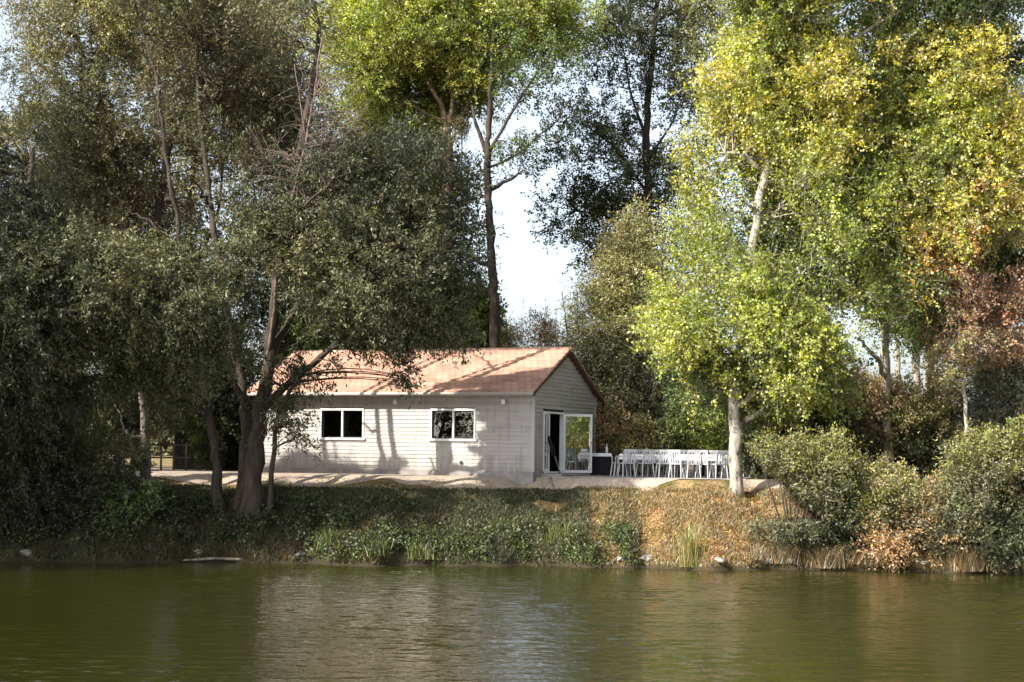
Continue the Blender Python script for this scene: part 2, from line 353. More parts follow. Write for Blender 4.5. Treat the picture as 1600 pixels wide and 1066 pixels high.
def batch_tubes(A, M, B, r0, r1, K=5, S=4):
    """quadratic curves A->B with control M, all at once; returns verts, quads"""
    n = len(A); t = np.linspace(0, 1, K)[None,:,None]
    Pm = (1-t)**2*A[:,None]+2*t*(1-t)*M[:,None]+t*t*B[:,None]
    D = np.gradient(Pm, axis=1); D /= (np.linalg.norm(D, axis=2, keepdims=True)+1e-9)
    ref = np.zeros_like(D); ref[..., 0] = 0.31; ref[..., 1] = 0.9; ref[..., 2] = 0.1
    U = np.cross(D, ref); U /= (np.linalg.norm(U, axis=2, keepdims=True)+1e-9); V = np.cross(D, U)
    R = (r0[:,None]*(1-t[...,0])+r1[:,None]*t[...,0])[...,None]
    ang = np.arange(S)*2*PI/S
    rings = Pm[:,:,None,:] + R[:,:,None,:]*(U[:,:,None,:]*np.cos(ang)[None,None,:,None]+V[:,:,None,:]*np.sin(ang)[None,None,:,None])
    verts = rings.reshape(-1, 3)
    base = (np.arange(n)*K*S)[:,None,None]; i = np.arange(K-1)[None,:,None]*S; k = np.arange(S)[None,None,:]; k2 = (k+1) % S
    q = np.stack([base+i+k, base+i+k2, base+i+S+k2, base+i+S+k], axis=-1).reshape(-1, 4)
    return verts, q

def norm(a): return a/(np.linalg.norm(a, axis=-1, keepdims=True)+1e-9)
DENS = 1.0
def leaf_geo(cent, outd, cols, T, n, tl, ll, lw, droop, along, spread=0.05, upb=0.15, prune=True, jit=0.22, twig_r=0.006):
    nC = len(cent)
    d = norm(RS.randn(nC, T, 3)*0.75 + outd[:,None,:]*0.75 + np.array([0,0,upb]))
    Lt = tl*(0.6+0.8*RS.rand(nC, T, 1))
    start = cent[:,None,:] + RS.randn(nC, T, 3)*tl*0.22
    end = start + d*Lt; end[...,2] -= droop*Lt[...,0]
    mid = start + d*Lt*0.55
    n_ = n
    t = RS.rand(nC, T, n_, 1)**0.8
    A = start[:,:,None]; M = mid[:,:,None]; B = end[:,:,None]
    p = (1-t)**2*A+2*t*(1-t)*M+t*t*B
    tan = norm(2*(1-t)*(M-A)+2*t*(B-M))
    p = p + RS.randn(*p.shape)*spread
    ax = norm(tan*along + RS.randn(*p.shape)*(1-along*0.6) + np.array([0,0,-droop*0.5]))
    side = norm(np.cross(ax, RS.randn(*p.shape)))
    s = (0.7+0.6*RS.rand(*p.shape[:-1], 1))
    # colours: clump tone and leaf tone
    ct = (1+jit*RS.randn(nC, 1, 1, 1)).clip(0.5, 1.7); lt = (1+jit*RS.randn(*p.shape[:-1], 1)).clip(0.45, 1.9)
    hue = 0.07*RS.randn(nC, 1, 1, 1) + 0.07*RS.randn(*p.shape[:-1], 1)
    col = cols[:,None,None,:]*ct*lt
    col = col*np.concatenate([1+hue, np.ones_like(hue), 1-0.5*hue], axis=-1)
    p = p.reshape(-1,3); ax = ax.reshape(-1,3); side = side.reshape(-1,3); s = s.reshape(-1,1); col = col.reshape(-1,3).clip(0.004, 0.8)
    if prune:
        k = ~shades_lit(p); p, ax, side, s, col = p[k], ax[k], side[k], s[k], col[k]
    l = ll*s; w = lw*s*0.5
    nrm = np.cross(ax, side)
    v = np.stack([p, p+ax*l*0.42-side*w+nrm*w*0.25, p+ax*l, p+ax*l*0.42+side*w+nrm*w*0.25], axis=1).reshape(-1,3)
    q = np.arange(len(v)).reshape(-1,4)
    tw = None
    if twig_r:
        a = start.reshape(-1,3); m = mid.reshape(-1,3); b = end.reshape(-1,3)
        if prune:
            k = ~(shades_lit(m)); a, m, b = a[k], m[k], b[k]
        tw = batch_tubes(a, m, b, np.full(len(a), twig_r), np.full(len(a), twig_r*0.4), 4, 3)
    return v, q, col, tw

TOTAL = [0]
def limb_mesh(name, pts, r0, r1, mat, parent, sides=9, wob=0.03, n=None, flare=0.0, tp=0.8):
    pts = [np.array(p) for p in pts]
    ln = sum(np.linalg.norm(pts[i+1]-pts[i]) for i in range(len(pts)-1))
    n = n or max(6, int(ln/0.35))
    c = catmull(pts, n)
    c[1:-1] += RS.randn(n-2, 3)*wob*np.array([1,1,0.3])
    t = np.linspace(0, 1, n)
    r = r0+(r1-r0)*t**tp
    r = r*(1+0.06*RS.randn(n))
    if flare: r = r*(1+flare*np.exp(-t*ln/0.35))
    mb = MB(); mb.tube([tuple(x) for x in c], list(r), sides)
    o = mb.build(name, mat, parent, smooth=True)
    # knobbly bark outline
    co = np.array([v.co[:] for v in o.data.vertices]); co += RS.randn(*co.shape)*r0*0.035
    o.data.vertices.foreach_set('co', co.astype(np.float32).ravel())
    return c, r

def plant(name, label, cat, Y, trunks, lobes, bark=BARK_D, leafm=LEAF, ll=0.11, lw=0.085, T=7, n=12, tl=0.6, droop=0.1, along=0.4,
          upb=0.15, shell=2.0, prune=False, group=None, gap=0.0, limbs=True, twig_r=0.006, br=0.022, jit=0.22, flare=0.5, dens=1.0, leafy=True, crown='crown', stemname='trunk', limbr=0.09, mix=0.9, rag=0.11, tp=0.8, clump_sc=1.0):
    """trunks: list of (list of (px,py[,dY]), r0, r1); lobes: (px,py,dY, rx_px, ry_px, rY_m, clumps, colour)"""
    def w(p):
        q = W(p[0], p[1], Y+(p[2] if len(p) > 2 else 0)); return q
    prune = prune or (lobes[0][0] < 900 and Y < 58) or (1000 < lobes[0][0] < 1700 and Y < 58)
    base = w(trunks[0][0][0]); bz = ground(base[0], base[1])
    root = empty(name, (base[0], base[1], bz), 0, label, cat, group)
    off = np.array([base[0], base[1], bz])
    skel = []; skr = []
    for ti, (pts, r0, r1) in enumerate(trunks):
        P = [w(p) for p in pts]
        if ti == 0 or pts[0][1] > 660:
            P[0] = np.array([P[0][0], P[0][1], min(P[0][2], ground(P[0][0], P[0][1])-0.05)])
        c, r = limb_mesh(stemname if (ti == 0 or pts[0][1] > 660) else 'limb', [p-off for p in P], r0, r1, bark, root, flare=flare if ti == 0 else 0, wob=min(0.022, r0*0.2), tp=tp)
        skel.append(c+off); skr.append(r)
    S = np.vstack(skel); R = np.concatenate(skr)
    lc = []; br_v = []; br_q = []; nb = 0
    extraA = []; extraM = []; extraB = []; er0 = []; er1 = []
    allc = []; allcol = []; allout = []; 
    for (px, py, dY, rx, ry, rY, nc, cn) in lobes:
        ctr = W(px, py, Y+dY); sc = (Y+dY)/F
        rad = np.array([rx*sc, rY, ry*sc])
        if limbs:
            # limb to lobe centre from a lower skeleton point
            dd = np.linalg.norm(S-ctr, axis=1) + 3.0*np.maximum(0, S[:,2]-(ctr[2]-0.35*np.linalg.norm((S-ctr)[:,:2], axis=1)))
            i = int(np.argmin(dd)); a = S[i]
            if np.linalg.norm(a-ctr) > 0.8:
                m = (a+ctr)/2 + np.array([0,0,0.12*np.linalg.norm(a-ctr)])+RS.randn(3)*0.15
                r0 = min(R[i]*0.7, limbr)
                tt = np.linspace(0,1,9)[:,None]; cc = (1-tt)**2*a+2*tt*(1-tt)*m+tt*tt*ctr
                cc[1:-1] += RS.randn(7,3)*0.05
                v = MB(); v.tube([tuple(x-off) for x in cc], list(np.linspace(r0, r0*0.35, 9)), 6)
                br_v.append(np.array(v.v)); qq = np.array([f for f in v.f if len(f) == 4]); br_q.append(qq+nb); nb += len(v.v)
                S = np.vstack([S, cc[2:]]); R = np.concatenate([R, np.linspace(r0, r0*0.35, 9)[2:]])
        nc = max(1, int(nc*DENS*dens))
        u = norm(RS.randn(nc*3, 3)); rr = RS.rand(nc*3, 1)**(1.0/(3*shell/2.0))
        loc = u*rr; cpt = ctr + loc*rad
        if gap > 0:
            val = np.array([mnoise.noise(Vector((x*0.55+nb, y*0.55, z*0.55)) ) for x, y, z in cpt])
            cpt = cpt[np.argsort(-val + gap*0.0*RS.rand(len(val)))][:int(nc*3*(1-gap*0.66))]
            idx = RS.permutation(len(cpt))[:nc]; cpt = cpt[idx]
        else: cpt = cpt[:nc]
        # irregular outline
        cpt = cpt + RS.randn(*cpt.shape)*rad*rag
        gz = np.array([ground(a_, b_) for a_, b_ in cpt[:, :2]]); cpt[:,2] = np.maximum(cpt[:,2], gz+0.15)
        allc.append(cpt); allcol.append(np.tile(np.array(COL[cn] if isinstance(cn, str) else cn), (len(cpt), 1)))
        allout.append(norm((cpt-ctr)/rad**1.0))
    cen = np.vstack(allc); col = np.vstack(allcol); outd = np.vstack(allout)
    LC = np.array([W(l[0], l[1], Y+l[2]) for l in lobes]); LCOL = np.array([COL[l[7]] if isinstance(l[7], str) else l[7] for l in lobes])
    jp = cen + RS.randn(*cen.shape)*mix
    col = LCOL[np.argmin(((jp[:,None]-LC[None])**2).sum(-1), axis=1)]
    # branches to each clump
    A = []; rA = []
    for c_ in cen:
        dv = S-c_; dd = np.linalg.norm(dv, axis=1)+1.2*np.maximum(0, dv[:,2])
        i = int(np.argmin(dd)); A.append(S[i]); rA.append(min(br, R[i]*0.6))
    A = np.array(A); rA = np.array(rA)
    keep = np.ones(len(A), bool)
    if prune: keep = ~shades_lit((A+cen)/2)
    M = (A+cen)/2 + np.array([0,0,1])*0.10*np.linalg.norm(A-cen, axis=1)[:,None] + RS.randn(*A.shape)*0.08
    v, q = batch_tubes(A[keep]-off, M[keep]-off, cen[keep]-off, rA[keep], rA[keep]*0.35+0.002, 6, 4)
    br_v.append(v); br_q.append(q+nb); nb += len(v)
    v, q, fc, tw = leaf_geo(cen, outd, col, T, n, tl*clump_sc, ll, lw, droop, along, upb=upb, prune=prune, jit=jit, twig_r=twig_r)
    if tw is not None and len(tw[0]):
        br_v.append(tw[0]-off); br_q.append(tw[1]+nb); nb += len(tw[0])
    np_mesh('branches', np.vstack(br_v), np.vstack(br_q), mat=bark, parent=root)
    if leafy: np_mesh(crown, v-off, q, mat=leafm, parent=root, facecol=fc)
    TOTAL[0] += len(q)
    return root

exec_sections = True
# ------------------------------------------------------------------ world, sun, camera
world = bpy.data.worlds.new('World'); scene.world = world; world.use_nodes = True
nt = world.node_tree; nt.nodes.clear()
bg = nt.nodes.new('ShaderNodeBackground'); wo = nt.nodes.new('ShaderNodeOutputWorld'); sky = nt.nodes.new('ShaderNodeTexSky')
sky.sky_type = 'NISHITA'; sky.sun_disc = False; sky.sun_elevation = SUN_EL; sky.sun_rotation = math.atan2(SUN[0], SUN[1])
sky.air_density = 1.0; sky.dust_density = 3.0; sky.ozone_density = 3.0; sky.altitude = 50
bg.inputs[1].default_value = 0.14
hz_ = nt.nodes.new('ShaderNodeHueSaturation'); hz_.inputs['Saturation'].default_value = 0.5; hz_.inputs['Value'].default_value = 1.12
nt.links.new(sky.outputs[0], hz_.inputs['Color']); nt.links.new(hz_.outputs[0], bg.inputs[0]); nt.links.new(bg.outputs[0], wo.inputs[0])
sl = bpy.data.lights.new('sun', 'SUN'); sl.energy = 5.0; sl.angle = math.radians(0.5); sl.color = (1.0, 0.93, 0.82)
so = bpy.data.objects.new('sun', sl); C.objects.link(so); so.location = (-20, -20, 40)
so.rotation_euler = Vector(SUN).to_track_quat('Z', 'Y').to_euler()
cd = bpy.data.cameras.new('camera'); co = bpy.data.objects.new('camera', cd); C.objects.link(co)
cd.sensor_width = 36; cd.lens = F/1600*36; cd.shift_y = (HY-533)/1600.0; cd.clip_end = 3000; cd.clip_start = 0.5
from mathutils import Matrix
co.matrix_world = Matrix.Translation((0,0,ZC)) @ Matrix.Rotation(PI/2, 4, 'X') @ Matrix.Rotation(ROLL, 4, 'Z')
scene.camera = co
scene.view_settings.view_transform = 'Standard'; scene.view_settings.look = 'None'; scene.view_settings.exposure = 1.05; scene.view_settings.gamma = 1
scene.render.engine = 'CYCLES'
scene.cycles.max_bounces = 6; scene.cycles.diffuse_bounces = 3; scene.cycles.glossy_bounces = 3; scene.cycles.transmission_bounces = 4; scene.cycles.transparent_max_bounces = 8

# ------------------------------------------------------------------ ground and water
def axis(lo, a, b, hi, fine, grow=1.25):
    mid = list(np.arange(a, b, fine)); l = []; s = fine; x = a
    while x > lo: s *= grow; x -= s; l.append(x)
    r = []; s = fine; x = mid[-1]
    while x < hi: s *= grow; x += s; r.append(x)
    return np.array(l[::-1]+mid+r)
gx = axis(-900, -19, 19, 900, 0.16); gy = axis(-120, 44, 51.5, 1500, 0.11)
V = np.array([(x, y, ground(x, y)) for y in gy for x in gx])
nx, ny = len(gx), len(gy); i = np.arange(nx-1)[None,:]; j = np.arange(ny-1)[:,None]
Q = np.stack([j*nx+i, j*nx+i+1, (j+1)*nx+i+1, (j+1)*nx+i], axis=-1).reshape(-1,4)
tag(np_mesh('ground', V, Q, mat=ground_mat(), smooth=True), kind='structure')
wr = np.random.RandomState(5)
wx = axis(-400, -17.5, 17.5, 400, 0.07, 1.6); wy = axis(4, 19, 47, 62, 0.042, 1.6)
XX, YY = np.meshgrid(wx, wy); ZZ = np.zeros_like(XX)
gust = 0.34+0.12*np.exp(-((XX+0.8+0.03*(YY-30))/5.2)**4)+0.55*np.exp(-((XX-12.5)/3.0)**2-((YY-36)/5.5)**2)+0.12*np.sin(XX*0.5+2*np.sin(YY*0.25))
for k in range(70):
    lam = 0.16*(0.8/0.16)**wr.rand()*1.0; th = PI/2+wr.randn()*0.34; kk = 2*PI/lam
    ZZ += (SLOPE_RMS*lam/(2*PI))*math.sqrt(2/70.0)*np.sin(kk*(XX*math.cos(th)+YY*math.sin(th))+wr.rand()*2*PI)
ZZ *= (1-0.55/(1+np.exp(np.clip((XX+7.2+0.12*(46-YY))*2.2, -50, 50))))
ZZ *= gust*((XX > -17.6)&(XX < 17.6)&(YY > 18.9)&(YY < 47.2))
nx, ny = len(wx), len(wy); i = np.arange(nx-1)[None,:]; j = np.arange(ny-1)[:,None]
Q = np.stack([j*nx+i, j*nx+i+1, (j+1)*nx+i+1, (j+1)*nx+i], axis=-1).reshape(-1,4)
tag(np_mesh('water', np.stack([XX.ravel(), YY.ravel(), ZZ.ravel()], 1), Q, mat=water_mat(), smooth=True), kind='structure')
# gravel path before the house and the concrete terrace
def strip(name, mat, x0, x1, yfun0, yfun1, zoff, nx=80, ny=8):
    v = []; 
    for j in range(ny+1):
        for i in range(nx+1):
            x = x0+(x1-x0)*i/nx; y = yfun0(x)+(yfun1(x)-yfun0(x))*j/ny
            v.append((x, y, ground(x, y)+zoff))
    i = np.arange(nx)[None,:]; j = np.arange(ny)[:,None]; n1 = nx+1
    q = np.stack([j*n1+i, j*n1+i+1, (j+1)*n1+i+1, (j+1)*n1+i], axis=-1).reshape(-1,4)
    return np_mesh(name, np.array(v), q, mat=mat, smooth=True)
GRAVEL = noisy('gravel', [(0.3, (0.20,0.155,0.12)), (0.5, (0.36,0.29,0.23)), (0.7, (0.50,0.42,0.35))], 22, 6, 0.95, 0.8, 40, 0.02)
hw = lambda x: HP[1]+(x-HP[0])*(-0.38/0.925)
tag(strip('path', GRAVEL, -13.5, 8.5, lambda x: 49.15+0.14*math.sin(x*1.3)+0.06*math.sin(x*4.1)+max(0,-x-1)*0.03, lambda x: (max(hw(x), 50.4)+3.2) if x < 1.3 else 50.6, 0.02, 220, 24), kind='structure')
mb = MB(); 
tv = [W(842, 745, 49.6), W(1170, 745, 49.3)]
mb.prism([(1.25, 49.95), (7.3, 49.7), (8.8, 58.0), (2.0, 58.5)], 'z', 2.3, 2.525)
o = mb.build('pavement', CONC, bevel=0.02); tag(o, kind='structure')

# ------------------------------------------------------------------ the house
SID = siding_mat(); TILE = tile_mat(); WGL = glass_mat('window_glass', 0.12); DGL = glass_mat('door_glass', 0.55)
house = empty('house', tuple(HP), HA, 'single storey cabin with pale grey clapboard walls and salmon tiled roof on the bank', 'house')
HW = EAVE + SLOPE*OVH - 0.10       # wall height under the roof at the front face
def clap_front(mb, x0, x1, z0, z1, y, holes):
    """lapped boards on plane y facing -y; holes = (x0,x1,z0,z1)"""
    p = 0.125; z = z0
    while z < z1-1e-4:
        zt = min(z+p, z1)
        segs = [(x0, x1)]
        for (a, b, c, d) in holes:
            if zt > c+0.001 and z < d-0.001:
                ns = []
                for (s, e) in segs:
                    if b <= s or a >= e: ns.append((s, e))
                    else:
                        if a > s: ns.append((s, a))
                        if b < e: ns.append((b, e))
                segs = ns
        for (s, e) in segs:
            mb.prism([(y, z), (y-0.028, z), (y-0.008, zt), (y, zt)], 'x', s, e)
        z = zt
WZ0, WZ1 = 1.17, 2.07
win = [(-7.52, -6.0), (-3.50, -2.02)]
holes = [(a, b, WZ0, WZ1) for a, b in win]
mb = MB(); clap_front(mb, -HL, -0.06, 0.16, HW, 0.0, holes)
mb.build('siding', SID, house)
# gable siding (faces +x), doorway y 0.95..2.05
D0, D1, DH = 0.78, 2.62, 2.08
mb = MB(); z = 0.16; p = 0.125
while z < RIDGE-0.15:
    zt = z+p
    def yr(zz):
        if zz <= HW: return 0.06, HD-0.06
        k = (zz-HW)/SLOPE; return max(0.06, k+0.0), min(HD-0.06, HD-k)
    a0, b0 = yr(z); a1, b1 = yr(zt)
    segs = [(a1, b1)] if z >= DH-0.01 else [(a0, D0), (D1, b0)]
    for (s, e) in segs:
        if e-s < 0.05: continue
        mb.prism([(0.0, z), (0.028, z), (0.008, zt), (0.0, zt)], 'y', s, e)
    z = zt
mb.build('siding', SID, house)
# wall cores with real openings (thin walls, hollow inside)
mb = MB(); th = 0.14
def wall_x(mb, y0, y1, x0, x1, z0, z1, holes):
    xs = sorted({x0, x1, *[h[0] for h in holes], *[h[1] for h in holes]})
    for a, b in zip(xs[:-1], xs[1:]):
        h = [q for q in holes if q[0] <= a+1e-6 and q[1] >= b-1e-6]
        if h: mb.box((a, y0, z0), (b, y1, h[0][2])); mb.box((a, y0, h[0][3]), (b, y1, z1))
        else: mb.box((a, y0, z0), (b, y1, z1))
wall_x(mb, 0.002, th, -HL, -th-0.002, 0, HW-0.05, holes)
mb.box((-HL, HD-th, 0), (-th-0.002, HD, HW-0.05))
mb.prism([(0.002,0),(0.002,HW-0.05),(HD/2,RIDGE-0.2),(HD,HW-0.05),(HD,0)], 'x', -HL, -HL+th-0.003)
mb.prism([(0.002,0),(0.002,HW-0.05),(D0,HW+D0*SLOPE-0.07),(D0,0)], 'x', -th, -0.003)
mb.prism([(D0,DH),(D0,HW+D0*SLOPE-0.07),(D1,HW+D1*SLOPE-0.07),(D1,DH)], 'x', -th, -0.003)
mb.prism([(D1,0),(D1,HW+D1*SLOPE-0.07),(HD/2,RIDGE-0.2),(HD,HW-0.05),(HD,0)], 'x', -th, -0.003)
mb.box((-HL+0.15, 0.15, 0.02), (-0.15, HD-0.15, 0.06))
mb.box((-HL+0.15, 0.15, HW-0.2), (-0.15, HD-0.15, HW-0.16))
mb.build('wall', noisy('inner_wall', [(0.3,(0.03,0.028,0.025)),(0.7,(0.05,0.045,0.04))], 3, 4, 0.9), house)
mb = MB(); mb.box((-HL-0.01,-0.045,-0.3),(0.045,-0.002,0.157)); mb.box((0.002,-0.045,-0.3),(0.045,HD,0.157)); mb.box((-HL-0.05,-0.045,-0.3),(-HL-0.012,HD,0.157))
mb.build('foundation', CONC, house)
CP = noisy('corner_paint', [(0.3,(0.36,0.34,0.35)),(0.7,(0.44,0.42,0.43))], 3, 4, 0.6)
for a_, b_ in (((-0.055,-0.042,0.16),(0.042,0.055,HW-0.02)), ((-0.03,HD-0.055,0.16),(0.042,HD+0.03,HW-0.02)), ((-HL-0.04,-0.042,0.16),(-HL+0.03,0.05,HW-0.02))):
    MB().box(a_, b_).build('corner_board', CP, house)
# roof: two slopes made of stepped tile courses
def slope(mb, ya, yb, za, zb, x0, x1, n):
    for k in range(n):
        t0 = k/n; t1 = (k+1)/n
        y0 = ya+(yb-ya)*t0; y1 = ya+(yb-ya)*(t1+0.02); z0 = za+(zb-za)*t0; z1 = za+(zb-za)*(t1+0.02)
        mb.prism([(y0, z0+0.02), (y0, z0+0.075), (y1, z1+0.022), (y1, z1-0.01)] if yb > ya else [(y1, z1-0.01), (y1, z1+0.022), (y0, z0+0.055), (y0, z0+0.02)], 'x', x0, x1)
mb = MB(); slope(mb, -OVH, HD/2, EAVE, RIDGE, -HL-0.25, 0.16, 12); slope(mb, HD+OVH+0.15, HD/2, EAVE-0.08, RIDGE, -HL-0.25, 0.16, 12)
rf = mb.build('roof', TILE, house)
mb = MB(); mb.tube([(-HL-0.27, HD/2, RIDGE+0.0), (0.18, HD/2, RIDGE+0.0)], 0.085, 10); mb.build('ridge_tiles', TILE, rf)
mb = MB()
mb.prism([(-OVH, EAVE-0.10), (-OVH, EAVE+0.0), (HD/2, RIDGE-0.01), (HD/2, RIDGE-0.15)], 'x', 0.10, 0.145)
mb.prism([(HD/2, RIDGE-0.15), (HD/2, RIDGE-0.01), (HD+OVH+0.15, EAVE-0.09), (HD+OVH+0.15, EAVE-0.21)], 'x', 0.10, 0.145)
mb.build('barge_board', BARGE, rf)
mb = MB(); mb.box((-HL-0.2, -OVH+0.02, EAVE-0.10), (0.10, -OVH+0.045, EAVE+0.015)); mb.build('fascia', GUTTER, rf)
mb = MB(); mb.tube([(-HL-0.25, -OVH-0.05, EAVE-0.03), (0.15, -OVH-0.05, EAVE-0.03)], 0.055, 8); mb.build('gutter', GUTTER, rf, smooth=True)
mb = MB(); mb.box((-HL-0.2, -OVH+0.046, EAVE-0.085), (0.099, -0.03, EAVE-0.06)); mb.box((-HL-0.2, HD+0.002, EAVE-0.2), (0.099, HD+OVH+0.1, EAVE-0.17))
mb.build('soffit', noisy('soffit_paint', [(0.3,(0.16,0.14,0.13)),(0.7,(0.2,0.18,0.17))], 3, 4, 0.7), rf)
# windows
for a, b in win:
    fr = MB(); w_ = 0.055
    fr.box((a-0.045, -0.05, WZ1), (b+0.045, 0.03, WZ1+0.06)); fr.box((a-0.045, -0.05, WZ0-0.0), (a, 0.03, WZ1)); fr.box((b, -0.05, WZ0-0.0), (b+0.045, 0.03, WZ1))
    m_ = (a+b)/2; fr.box((m_-0.03, -0.02, WZ0), (m_+0.03, 0.04, WZ1))
    f = fr.build('window', WHITE, house)
    MB().box((a-0.10, -0.085, WZ0-0.07), (b+0.10, 0.03, WZ0)).build('sill', WHITE, f)
    for (s, e) in ((a, m_-0.03), (m_+0.03, b)):
        sb = MB(); sb.box((s, 0.03, WZ0), (s+0.03, 0.06, WZ1)); sb.box((e-0.03, 0.03, WZ0), (e, 0.06, WZ1)); sb.box((s+0.03, 0.03, WZ0), (e-0.03, 0.06, WZ0+0.035)); sb.box((s+0.03, 0.03, WZ1-0.035), (e-0.03, 0.06, WZ1))
        sb.build('sash', DARKM, f)
        MB().box((s+0.03, 0.04, WZ0+0.035), (e-0.03, 0.048, WZ1-0.035)).build('pane', WGL, f)
# lamps under the eave and a vent
for lx_ in (-4.78, -0.98):
    mb = MB(); mb.tube([(lx_, -0.03, 2.36), (lx_, -0.10, 2.36)], 0.035, 10); mb.box((lx_-0.06, -0.16, 2.27), (lx_+0.06, -0.10, 2.42))
    mb.build('wall_lamp', WHITE, house, bevel=0.015)
mb = MB(); mb.tube([(-2.45, -0.035, 0.42), (-2.45, -0.06, 0.42)], 0.055, 12); mb.build('vent', DARKM, house)
# doorway: frame, fixed side light, open glazed door
dr = MB(); dr.box((-0.10, D0, 0.16), (0.05, D0+0.06, DH)); dr.box((-0.10, D1-0.06, 0.16), (0.05, D1, DH)); dr.box((-0.10, D0+0.06, DH-0.06), (0.05, D1-0.06, DH-0.001)); dr.box((-0.10, D0+0.06, 0.10), (0.06, D1-0.06, 0.16))
df = dr.build('door_frame', WHITE, house)
def leaf_door(name, w_, h_, hinge, ang, parent):
    e = MB(); e.box((0,-0.025,0),(0.065,0.025,h_)); e.box((w_-0.065,-0.025,0),(w_,0.025,h_)); e.box((0.065,-0.025,h_-0.08),(w_-0.065,0.025,h_)); e.box((0.065,-0.025,0),(w_-0.065,0.025,0.09))
    o = e.build(name, WHITE, parent); o.location = hinge; o.rotation_euler = (0,0,ang)
    MB().box((0.065,-0.006,0.09),(w_-0.065,0.006,h_-0.08)).build('pane', DGL, o)
    hb = MB(); hb.box((w_-0.05,-0.075,0.98),(w_-0.03,-0.025,1.0)); hb.box((w_-0.15,-0.085,0.98),(w_-0.03,-0.065,1.0)); hb.build('handle', DARKM, o)
    return o
# the open leaf swings out towards the terrace
leaf_door('door', 1.02, 1.93, (0.03, D1-0.05, 0.11), math.radians(22+21), house)
leaf_door('door', 0.60, 1.90, (-0.03, D0+0.66, 0.165), -PI/2, house)
mb = MB(); mb.box((0.05, 0.5, -0.05), (0.75, 3.2, 0.09)); mb.build('door_step', CONC, house, bevel=0.01)

def h2w(x, y, z=0): return (HP[0]+x*HX[0]+y*HYv[0], HP[1]+x*HX[1]+y*HYv[1], HP[2]+z)
# folded parasol leaning in the doorway
par = empty('parasol', h2w(0.12, 1.2, 0.09), HA, 'folded dark parasol leaning in the open doorway of the cabin', 'parasol')
mb = MB(); mb.tube([(0.10, 0.62, 0.0), (0, -0.22, 1.25)], 0.02, 8); mb.build('pole', GUTTER, par, smooth=True)
mb = MB(); mb.tube([(0.045, 0.20, 0.55), (0.035, 0.12, 0.70), (0.0, -0.16, 1.12), (0, -0.2, 1.22)], [0.035, 0.085, 0.05, 0.02], 10); mb.build('canopy', BLACKC, par, smooth=True)

# ------------------------------------------------------------------ tables and chairs
TZ = 2.525
def make_table(L_, W_):
    t = empty('trestle_table')
    MB().box((-L_/2, -W_/2, 0.70), (L_/2, W_/2, 0.73)).build('tabletop', DARKWOOD, t, bevel=0.006)
    for sx_ in (-1, 1):
        for sy_ in (-1, 1):
            mb = MB(); mb.tube([(sx_*(L_/2-0.2), sy_*(W_/2-0.08), 0.70), (sx_*(L_/2-0.14), sy_*(W_/2-0.05), 0)], 0.018, 6); mb.build('leg', DARKM, t)
    return t
def make_cloth(L_, W_, drop, mat, name='tablecloth'):
    nx, ny = 48, 16; v = []; 
    xs = np.linspace(-L_/2-drop, L_/2+drop, nx+1); ys = np.linspace(-W_/2-drop, W_/2+drop, ny+1)
    for y in ys:
        for x in xs:
            ex = max(0, abs(x)-L_/2-0.012); ey = max(0, abs(y)-W_/2-0.012)
            d = min(drop, max(ex, ey)); wob = 0.02*math.sin(x*14+y*9)*d/drop if drop else 0
            X = max(-L_/2-0.012, min(L_/2+0.012, x)); Yy = max(-W_/2-0.012, min(W_/2+0.012, y))
            X += math.copysign(0.02*(d > 0 and ex > 0)+abs(wob)*(ex > 0), x); Yy += math.copysign(0.02*(ey > 0)+abs(wob)*(ey > 0), y)
            v.append((X, Yy, 0.738-d))
    i = np.arange(nx)[None,:]; j = np.arange(ny)[:,None]; n1 = nx+1
    q = np.stack([j*n1+i, j*n1+i+1, (j+1)*n1+i+1, (j+1)*n1+i], axis=-1).reshape(-1,4)
    return np_mesh(name, np.array(v), q, mat=mat, smooth=True)
def make_chair():
    t = empty('garden_chair')
    MB().prism([(-0.21,-0.20),(0.21,-0.20),(0.19,0.20),(-0.19,0.20)], 'z', 0.42, 0.45).build('seat', PLASTIC, t, bevel=0.01)
    bk = MB()
    for k in range(5):
        x = -0.16+k*0.08
        bk.prism([(0.19,0.46),(0.215,0.46),(0.29,0.80),(0.265,0.80)], 'x', x-0.018, x+0.018)
    bk.prism([(0.262,0.80),(0.292,0.80),(0.31,0.88),(0.28,0.88)], 'x', -0.21, 0.21)
    bk.prism([(0.186,0.45),(0.216,0.45),(0.236,0.55),(0.206,0.55)], 'x', -0.215, -0.185); bk.prism([(0.186,0.45),(0.216,0.45),(0.296,0.82),(0.266,0.82)], 'x', 0.185, 0.215)
    bk.build('backrest', PLASTIC, t)
    for sx_ in (-1, 1):
        for sy_ in (-1, 1):
            mb = MB(); mb.tube([(sx_*0.18, sy_*0.17, 0.43), (sx_*0.215, sy_*0.22, 0)], [0.022, 0.016], 6); mb.build('leg', PLASTIC, t)
        mb = MB(); mb.tube([(sx_*0.215, -0.17, 0.43), (sx_*0.225, -0.17, 0.64), (sx_*0.225, 0.0, 0.655), (sx_*0.21, 0.25, 0.66)], 0.016, 6); mb.build('armrest', PLASTIC, t, smooth=True)
    return t
def table_at(px, Y, L_, W_, rz, label, clabel, drop=0.2, first=None):
    X = (px-800)/F*Y
    t = make_table(L_, W_); t.location = (X, Y, TZ); t.rotation_euler = (0,0,rz); tag(t, label, 'table', 'trestle tables on the terrace')
    c = make_cloth(L_, W_, drop, CLOTH); c.location = (X, Y, TZ); c.rotation_euler = (0,0,rz); tag(c, clabel, 'tablecloth', 'white cloths on the terrace tables')
    return X
chair0 = make_chair(); used = [False]
